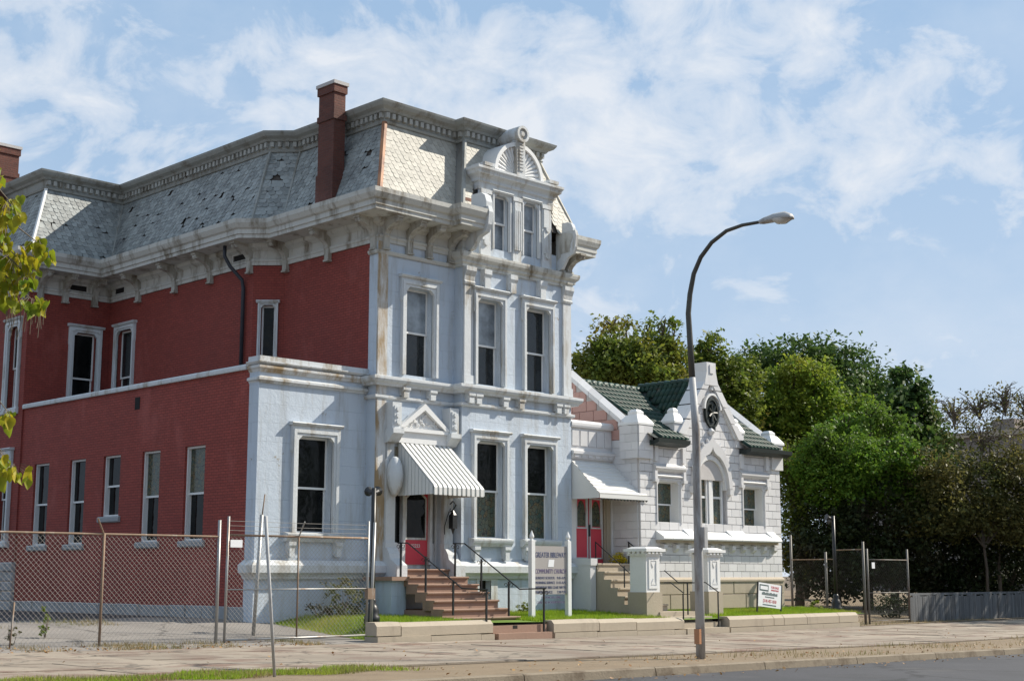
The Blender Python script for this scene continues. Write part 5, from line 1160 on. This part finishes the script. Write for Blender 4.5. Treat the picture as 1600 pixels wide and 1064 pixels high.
# right hand fence, gate and boards
FR2 = 25.3
fr = thing('chain_link_fence', (43, 27, -.1), 'dark chain link fence between the church buttress and the side gate', 'fence')
pts2 = [(1237, 836, 28.9), (1291, 862, 27.2), (1305, 846, 26.9), (1350, 846, FR2)]; lastp = None
for px_, pt, Y in pts2:
    q = onY(px_, 900, Y); zt_ = onY(px_, pt, Y).z; fpost(fr, q.x, Y, -.15, zt_, .045, 'galvd')
    if lastp:
        MB().tube([(lastp[0], lastp[1], min(lastp[2], zt_) - .25), (q.x, Y, min(lastp[2], zt_) - .25)], .022, 6).build('top_rail', 'rust', fr)
        m = MB(); chain(m, (lastp[0], lastp[1]), (q.x, Y), -.05, min(lastp[2], zt_) - .25, .12, .002); m.build('chain_mesh', 'wired', fr, fix=False)['kind'] = 'stuff'
    lastp = (q.x, Y, zt_)
g2 = thing('chain_link_gate', (45, FR2, -.1), 'chain link side gate next to the grey board fence', 'gate')
x0, x1 = onY(1358, 950, FR2).x, onY(1421, 950, FR2).x; z1 = onY(1358, 874, FR2).z; zm = onY(1358, 926, FR2).z; z0 = .0
for x, zz_ in ((x0, onY(1358, 857, FR2).z), (x1, onY(1421, 858, FR2).z)): MB().tube([(x, FR2, z0 - .1), (x, FR2, zz_)], .035, 8).build('upright', 'galvd', g2, True)
for z in (z1, zm, z0): MB().tube([(x0, FR2, z), (x1, FR2, z)], .018, 6).build('rail', 'galvd', g2, True)
m = MB(); chain(m, (x0, FR2), (x1, FR2), z0, z1, .12, .002); m.build('chain_mesh', 'wired', g2, fix=False)['kind'] = 'stuff'
c = onY(1363, 883, FR2); MB(FR(FR2 - .03)).box(c.x - .09, c.x + .09, 0, .01, c.z - .1, c.z + .1).build('notice', 'signwhite', g2)
bf = thing('board_fence', (55, FR2 + .1, -.1), 'low grey weathered board fence under the dark trees', 'fence')
x = x1 + .12; k = 0
while x < 75:
    w = random.uniform(.13, .17); h = onY(1430, 931, FR2 + .1).z + random.uniform(-.06, .05)
    MB(FR(FR2 + .1)).prism([(x, -.15), (x + w - .012, -.15), (x + w - .012 + random.uniform(-.01, .01), h), (x + w * .5, h + .03), (x + random.uniform(-.01, .01), h)], -.012, .012 + random.uniform(0, .015)).build('board', 'wood', bf)
    x += w; k += 1
for z in (.1, .8): MB(FR(FR2 + .1)).box(x1 + .12, 75, -.06, -.02, z, z + .08).build('rail', 'wood', bf)
# ------------------------------------------------------------------ trees and shrubs
rng = np.random.default_rng(11)
MT['lf_a'] = leaf('olive_tree_leaves', (.065, .11, .018), (.19, .23, .035), (.25, .20, .035), .45)
MT['lf_b'] = leaf('dark_green_tree_leaves', (.035, .075, .02), (.10, .16, .036), None, .4)
MT['lf_c'] = leaf('bright_green_tree_leaves', (.085, .16, .02), (.24, .32, .035), (.26, .27, .035), .48)
MT['lf_d'] = leaf('feathery_green_leaves', (.06, .15, .017), (.17, .27, .03), (.10, .17, .025), .45)
MT['lf_e'] = leaf('bronze_turning_leaves', (.08, .085, .026), (.17, .15, .045), (.07, .10, .026), .42)
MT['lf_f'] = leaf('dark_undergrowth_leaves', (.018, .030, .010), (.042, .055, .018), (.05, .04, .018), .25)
MT['lf_y'] = leaf('yellowing_catalpa_leaves', (.16, .24, .018), (.42, .34, .02), (.10, .20, .015), .45)
MT['twig'] = plain('grey_twigs', (.16, .13, .10), .9, .2, 3, 0)
def at(px_, py_, dep): d = ray(px_, py_); return CAM + d * dep
def leafmesh(name, C_, size, up=.3, aspect=.55):
    n = len(C_); nr = rng.normal(size=(n, 3)); nr[:, 2] = np.abs(nr[:, 2]) + up; nr /= np.linalg.norm(nr, axis=1)[:, None]
    t = rng.normal(size=(n, 3)); t -= nr * (t * nr).sum(1)[:, None]; t /= np.linalg.norm(t, axis=1)[:, None]; b = np.cross(nr, t)
    s = size * rng.uniform(.5, 1.5, n)[:, None]
    V = np.empty((n, 4, 3)); V[:, 0] = C_ - t * s * .5; V[:, 1] = C_ + b * s * aspect * .5 + nr * s * .08; V[:, 2] = C_ + t * s * .5; V[:, 3] = C_ - b * s * aspect * .5 + nr * s * .08
    me = bpy.data.meshes.new(name); me.vertices.add(n * 4); me.vertices.foreach_set('co', V.reshape(-1)); me.loops.add(n * 4); me.loops.foreach_set('vertex_index', np.arange(n * 4)); me.polygons.add(n); me.polygons.foreach_set('loop_start', np.arange(n) * 4); me.polygons.foreach_set('loop_total', np.full(n, 4)); me.update()
    return me
def crown_points(blobs, n, clump, cr):
    vol = np.array([b[3] * b[4] * b[5] for b in blobs]) ** .75; vol /= vol.sum(); P = []
    for b, v in zip(blobs, vol):
        k = max(6, int(n * v)); nc = max(3, k // clump)
        d = rng.normal(size=(nc, 3)); d /= np.linalg.norm(d, axis=1)[:, None]; r = rng.uniform(.2, 1.12, nc) ** .5 * rng.choice([1, 1, 1, 1.12, .9], nc)
        c = np.array(b[:3]) + d * r[:, None] * np.array(b[3:6])
        i = rng.integers(0, nc, k); sc = cr * rng.uniform(.5, 1.5, nc)[i]
        g = np.clip(rng.normal(size=(k, 3)), -1.7, 1.7) * sc[:, None] * np.array([.6, .6, .42]); P.append(c[i] + g)
    return np.concatenate(P)
def tree(name, label, cat, dep, blobs, n, size, mat, base=None, clump=55, cr=.46, group=None, tr=.18, twigs=0, bark='bark'):
    B = []
    for x, y, rx, ry in blobs:
        c = at(x, y, dep + rng.uniform(-1, 1)); k = dep / FPX
        B.append((c.x, c.y, c.z, rx * k, rx * k, ry * k))
    if base is None:
        bx = sum(b[0] for b in B) / len(B); by = sum(b[1] for b in B) / len(B)
    else: q = at(base, 800, dep); bx, by = q.x, q.y
    t = thing(name, (bx, by, .2), label, cat, group)
    m = MB(); zt_ = min(b[2] - b[5] * .3 for b in B); zt_ = max(zt_, 1.0)
    m.tube([(bx, by, -.2), (bx + .1, by, zt_ * .5), (bx, by + .1, zt_)], [tr * 1.3, tr, tr * .8], 8); m.build('trunk', bark, t, True)
    m = MB()
    for b in B:
        m.tube([(bx, by, zt_ * .75), ((bx + b[0]) / 2 + .2, (by + b[1]) / 2, (zt_ + b[2]) / 2), (b[0], b[1], b[2]), (b[0] + .2, b[1], b[2] + b[5] * .8)], [tr * .6, tr * .4, tr * .25, .02], 6)
        for k in range(5 + twigs):
            e = Vector(b[:3]) + Vector((random.uniform(-1, 1) * b[3], random.uniform(-1, 1) * b[4], random.uniform(-.6, 1) * b[5])) * .9
            s = Vector((b[0], b[1], b[2] - b[5] * random.uniform(-.2, .5))); mm = (s + e) / 2 + Vector((random.uniform(-.3, .3), random.uniform(-.3, .3), .3)); m.tube([tuple(s), tuple(mm), tuple(e)], [tr * .18 + .01, .02, .008], 4, False)
    m.build('limbs', bark, t, fix=False)
    r = rootloc(t); me = leafmesh('crown', crown_points(B, n, clump, cr) - np.array(r), size); me.materials.append(MT[mat]); o = bpy.data.objects.new('crown', me); col.objects.link(o); o.parent = t
    return t
tree('tree', 'olive green tree with upright shoots rising behind the church roof', 'tree', 60, [(985, 585, 70, 40), (935, 600, 34, 36), (1045, 585, 34, 42), (950, 548, 24, 30), (1000, 552, 36, 28), (1012, 528, 9, 34), (1035, 526, 8, 36), (1052, 530, 7, 34), (978, 518, 6, 22), (944, 515, 5, 18), (958, 510, 5, 20), (960, 630, 60, 30), (908, 575, 14, 34)], 30000, .20, 'lf_a', clump=60)
tree('tree', 'slim dark tree directly behind the church gable', 'tree', 66, [(1110, 552, 24, 28), (1130, 600, 42, 40), (1098, 590, 24, 34), (1150, 650, 44, 56), (1160, 590, 24, 30)], 14000, .20, 'lf_a', clump=60)
tree('tree', 'broad domed dark green tree, tallest beyond the church', 'tree', 80, [(1185, 575, 40, 30), (1240, 572, 48, 34), (1300, 570, 52, 34), (1350, 600, 34, 36), (1385, 650, 30, 50), (1280, 640, 100, 60), (1360, 690, 60, 60)], 32000, .26, 'lf_b', cr=.8, clump=60)
tree('tree', 'bright yellow green tree in front of the domed tree', 'tree', 68, [(1240, 600, 34, 38), (1275, 588, 30, 30), (1290, 640, 46, 40), (1215, 660, 46, 55), (1320, 690, 46, 50), (1180, 640, 26, 50), (1250, 700, 60, 60), (1350, 650, 24, 30), (1160, 700, 40, 60), (1190, 690, 40, 40)], 38000, .19, 'lf_c', clump=60)
tree('tree', 'narrow leafy tree hugging the right church corner', 'tree', 58, [(1228, 730, 18, 50), (1240, 790, 24, 50), (1236, 850, 22, 40), (1262, 760, 22, 50), (1255, 870, 24, 40)], 9000, .15, 'lf_a', clump=50)
tree('tree', 'feathery bright green tree overhanging the side yard', 'tree', 58, [(1285, 690, 26, 22), (1320, 668, 30, 20), (1360, 650, 26, 18), (1395, 668, 24, 20), (1335, 715, 62, 36), (1405, 710, 22, 30), (1300, 760, 50, 40), (1375, 760, 46, 36), (1420, 750, 40, 36), (1270, 720, 30, 40)], 27000, .15, 'lf_d', cr=.4, clump=55)
tree('tree', 'dark big leaved tree with brownish tips', 'tree', 70, [(1405, 596, 18, 18), (1428, 620, 24, 22), (1400, 645, 40, 32), (1450, 660, 22, 26), (1420, 710, 60, 46), (1462, 700, 24, 30)], 11000, .34, 'lf_b', clump=30)
tree('tree', 'sparse half bare tree with bronze leaves', 'tree', 60, [(1490, 650, 34, 36), (1530, 640, 34, 34), (1570, 632, 34, 36), (1610, 650, 34, 44), (1535, 690, 60, 34)], 2300, .14, 'lf_e', clump=8, cr=.35, twigs=40, bark='twig', tr=.07)
tree('tree', 'bronze brown bushy tree above the board fence', 'tree', 58, [(1465, 740, 40, 40), (1530, 745, 46, 36), (1590, 735, 40, 40), (1620, 770, 40, 50), (1500, 800, 70, 44), (1580, 810, 70, 44), (1450, 790, 50, 50)], 24000, .16, 'lf_e', clump=48, tr=.06)
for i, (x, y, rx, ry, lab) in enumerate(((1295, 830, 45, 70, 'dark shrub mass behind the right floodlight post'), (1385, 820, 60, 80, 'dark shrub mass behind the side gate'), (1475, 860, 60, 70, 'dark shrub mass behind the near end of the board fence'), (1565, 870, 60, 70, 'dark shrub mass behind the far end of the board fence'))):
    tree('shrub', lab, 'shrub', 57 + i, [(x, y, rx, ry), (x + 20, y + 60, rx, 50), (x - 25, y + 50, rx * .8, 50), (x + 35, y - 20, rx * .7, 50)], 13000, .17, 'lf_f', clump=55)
# trees outside the frame: one shades the board fence, two stand across the street and show in the window panes
def plain_tree(name, label, x, y, h, r, n, mat):
    t = thing(name, (x, y, 0), label, 'tree'); MB().tube([(x, y, -.2), (x + .1, y, h * .3), (x, y, h * .6)], [.3, .24, .1], 8).build('trunk', 'bark', t, True)
    B = [(x, y, h * .68, r, r, h * .3), (x + r * .5, y, h * .55, r * .6, r * .6, h * .2), (x - r * .4, y + r * .4, h * .55, r * .6, r * .6, h * .2)]
    me = leafmesh('crown', crown_points(B, n, 50, .6) - np.array((x, y, 0)), .3); me.materials.append(MT[mat]); o = bpy.data.objects.new('crown', me); col.objects.link(o); o.parent = t
plain_tree('tree', 'street tree at the kerb far along the pavement', 60, 18.5, 12, 5.2, 14000, 'lf_b')
plain_tree('tree', 'street tree at the kerb beyond the first one', 71, 18.5, 13, 5.6, 14000, 'lf_b')
plain_tree('tree', 'tree across the street reflected in the window panes', 46, -9, 11, 5, 9000, 'lf_b')
plain_tree('tree', 'tree across the street farther up the block', 72, -11, 12, 6, 9000, 'lf_b')
# small shrubs and weeds
def bush(label, x, y, z, rx, rz, n, size, mat, cat='shrub', name='shrub'):
    t = thing(name, (x, y, z), label, cat); m = MB()
    for k in range(7): a = random.uniform(0, 6.28); m.tube([(x, y, z - .05), (x + math.cos(a) * rx * .6, y + math.sin(a) * rx * .6, z + rz * random.uniform(.9, 1.7))], [.012, .004], 4, False)
    m.build('stems', 'twig', t, fix=False)
    me = leafmesh('foliage', crown_points([(x, y, z + rz * .9, rx, rx, rz)], n, 14, rx * .22) - np.array((x, y, z)), size); me.materials.append(MT[mat]); o = bpy.data.objects.new('foliage', me); col.objects.link(o); o.parent = t
q = onY(535, 935, 28.4); bush('dark purplish shrub against the annex wall behind the gate', q.x, 28.4, .45, .55, .5, 900, .09, 'lf_e')
q = onY(500, 940, 28.6); bush('low brown weed clump on the lawn edge', q.x, 28.6, .42, .35, .22, 300, .07, 'lf_f')
q = onY(820, 938, 28.2); bush('small pale flowering shrub behind the notice board', q.x, 28.2, .45, .22, .16, 300, .06, 'lf_a')
q = onY(1392, 945, 27.5); bush('grey green bush behind the side gate', q.x, 27.5, -.05, .7, .45, 900, .10, 'lf_f')
q = onY(1273, 940, 27.2); bush('young broad leaved weed by the church buttress', q.x, 27.2, .2, .25, .25, 160, .12, 'lf_c')
q = onY(950, 872, 28.2); bush('pot of yellow flowers on the church landing', 32.72, 28.25, 1.84, .24, .17, 900, .05, 'yellow', 'flowers', 'flowers')
q = onY(70, 985, 27.5); bush('tall green weed behind the chain link fence', q.x, 27.5, .15, .12, .38, 160, .08, 'lf_c', 'weed', 'weed')
q = onY(20, 985, 26.4); bush('dry weed at the foot of the chain link fence', q.x, 26.4, .1, .15, .3, 120, .06, 'lf_e', 'weed', 'weed')
# ---- catalpa at the kerb; its drooping branches reach into view
cat_ = thing('catalpa_tree', (5.4, 20.2, .1), 'catalpa with drooping yellow green heart shaped leaves', 'tree')
MB().tube([(5.4, 20.2, 0), (5.5, 20.2, 2.2), (5.9, 20.1, 4.5), (6.3, 20.1, 7)], [.28, .22, .16, .09], 10).build('trunk', 'bark', cat_, True)
def heart():
    o = [(0, 0), (.17, -.09), (.36, .02), (.43, .24), (.34, .52), (.16, .80), (0, 1.0), (-.16, .80), (-.34, .52), (-.43, .24), (-.36, .02), (-.17, -.09)]
    v = [(x, y, -.30 * y * y - .42 * abs(x) + .10 * math.sin(9 * y) * abs(x)) for x, y in o] + [(0, .45, .03)]
    return v, [(i, (i + 1) % 12, 12) for i in range(12)]
hv_, hf_ = heart(); hme = bpy.data.meshes.new('leaf'); hme.from_pydata(hv_, [], hf_); hme.materials.append(MT['lf_y']); hme.polygons.foreach_set('use_smooth', [True] * 12)
DC = 20.5; cl = [(14, 328, 26, 24, 26), (5, 365, 22, 22, 14), (58, 392, 22, 22, 24), (25, 415, 32, 24, 30), (12, 450, 26, 26, 28), (40, 440, 22, 22, 18), (50, 475, 22, 11, 18), (8, 402, 18, 22, 16), (10, 648, 16, 12, 12), (20, 738, 28, 12, 20), (4, 716, 14, 14, 12)]
nl = 0; tw = MB()
for x, y, rx, ry, n in cl:
    c = at(x, y - ry * .6, DC); st_ = at(-60 + x * .2, y - 70, DC); tw.tube([tuple(st_), tuple((st_ + c) / 2 + Vector((0, 0, .12))), tuple(c)], [.022, .015, .007], 5, False)
    for k in range(int(n * 1.15)):
        p = at(x + random.gauss(0, rx * .5), y + random.gauss(0, ry * .5), DC + random.uniform(-.45, .45))
        tw.tube([tuple(p), tuple(p + (c - p) * .55 + Vector((0, 0, .05)))], [.0035, .0035], 3, False)
        o = bpy.data.objects.new('leaf', hme); col.objects.link(o); o.parent = cat_; o.location = p - Vector((5.4, 20.2, .1))
        s = random.uniform(.10, .22); o.scale = (s, s, s); o.rotation_euler = (R(-90) + random.uniform(-.6, .75), random.uniform(-.5, .5), random.uniform(-1.9, 1.2)); nl += 1
for k in range(26):
    p = at(random.uniform(5, 75), random.uniform(466, 492), DC + random.uniform(-.3, .3)); tw.tube([tuple(p), tuple(p + Vector((.01, 0, -.15))), tuple(p + Vector((random.uniform(-.03, .03), 0, -random.uniform(.25, .42))))], .005, 4, False)
for a in ((-40, 380), (-50, 640), (-40, 480)): tw.tube([(6.2, 20.1, 5.5), tuple((at(a[0], a[1] - 60, DC) + Vector((6.2, 20.1, 6.0))) / 2), tuple(at(a[0] + 20, a[1] - 40, DC))], [.06, .04, .02], 6, False)
tw.build('twigs', 'twig', cat_, fix=False)
me = leafmesh('crown', crown_points([(*at(-190, 330, DC), 1.25, 1.6, 2.2), (*at(-260, 500, DC + 1), 1.4, 1.6, 1.4), (*at(-220, 160, DC), 1.5, 1.6, 1.2)], 5200, 30, .35) - np.array((5.4, 20.2, .1)), .24, .1, .8); me.materials.append(MT['lf_y']); o = bpy.data.objects.new('crown', me); col.objects.link(o); o.parent = cat_; o['kind'] = 'stuff'
# fallen leaves
pl = scatter(900, 4, 19, 24.3, 25.9, lambda x, y: gz(x, y) + .025, lambda x, y: random.random() < .8) + scatter(700, 14, 62, KY + .0, 17.0, lambda x, y: zs(x) + .02, lambda x, y: random.random() < .7) + scatter(120, 4, 40, 18, 24, lambda x, y: zs(x) + .02) + scatter(300, 12, 50, KY - .9, KY - .2, lambda x, y: zs(x) - .11)
me = leafmesh('fallen_leaves', np.array(pl), .055, 1.5, .7); me.materials.append(MT['litter']); o = bpy.data.objects.new('fallen_leaves', me); col.objects.link(o); tag(o, 'fallen brown leaves along the fence foot and kerb', 'leaves', None, 'stuff')
# far building behind the bronze tree
q = at(1575, 720, 110); fb = thing('far_building', (q.x, q.y, 0), 'far flat roofed brown building glimpsed through the bare tree', 'building')
zr = at(1540, 682, 110).z; x0_, y0_ = at(1540, 700, 110).x, at(1540, 700, 110).y
MB().box(x0_, x0_ + 26, y0_ - 8, y0_ + 14, -.3, zr).build('wall', 'farb', fb); MB().box(x0_ - .3, x0_ + 26.3, y0_ - 8.3, y0_ + 14.3, zr, zr + .4).build('parapet', 'lime', fb)
q2 = at(1590, 655, 110); MB().box(q2.x - 1.0, q2.x + 1.2, q2.y - .2, q2.y + 1.6, zr, q2.z).build('chimney', 'farb', fb)
for k in range(7):
    for j in range(3):
        za = zr - 2.6 - j * 3.4
        if za < 0: continue
        for T, u in ((FR(y0_ - 8), x0_ + 1.6 + k * 3.4), (LF(x0_), y0_ - 6.6 + k * 2.9)):
            f = MB(T).ring([(u - .65, za - .9), (u + .65, za - .9), (u + .65, za + 1.0), (u - .65, za + 1.0)], [(u - .52, za - .78), (u + .52, za - .78), (u + .52, za + .88), (u - .52, za + .88)], -.02, .08).build('window', 'lime', fb)
            MB(T).box(u - .52, u + .52, .005, .02, za - .78, za + .88).build('pane', 'glass', f)
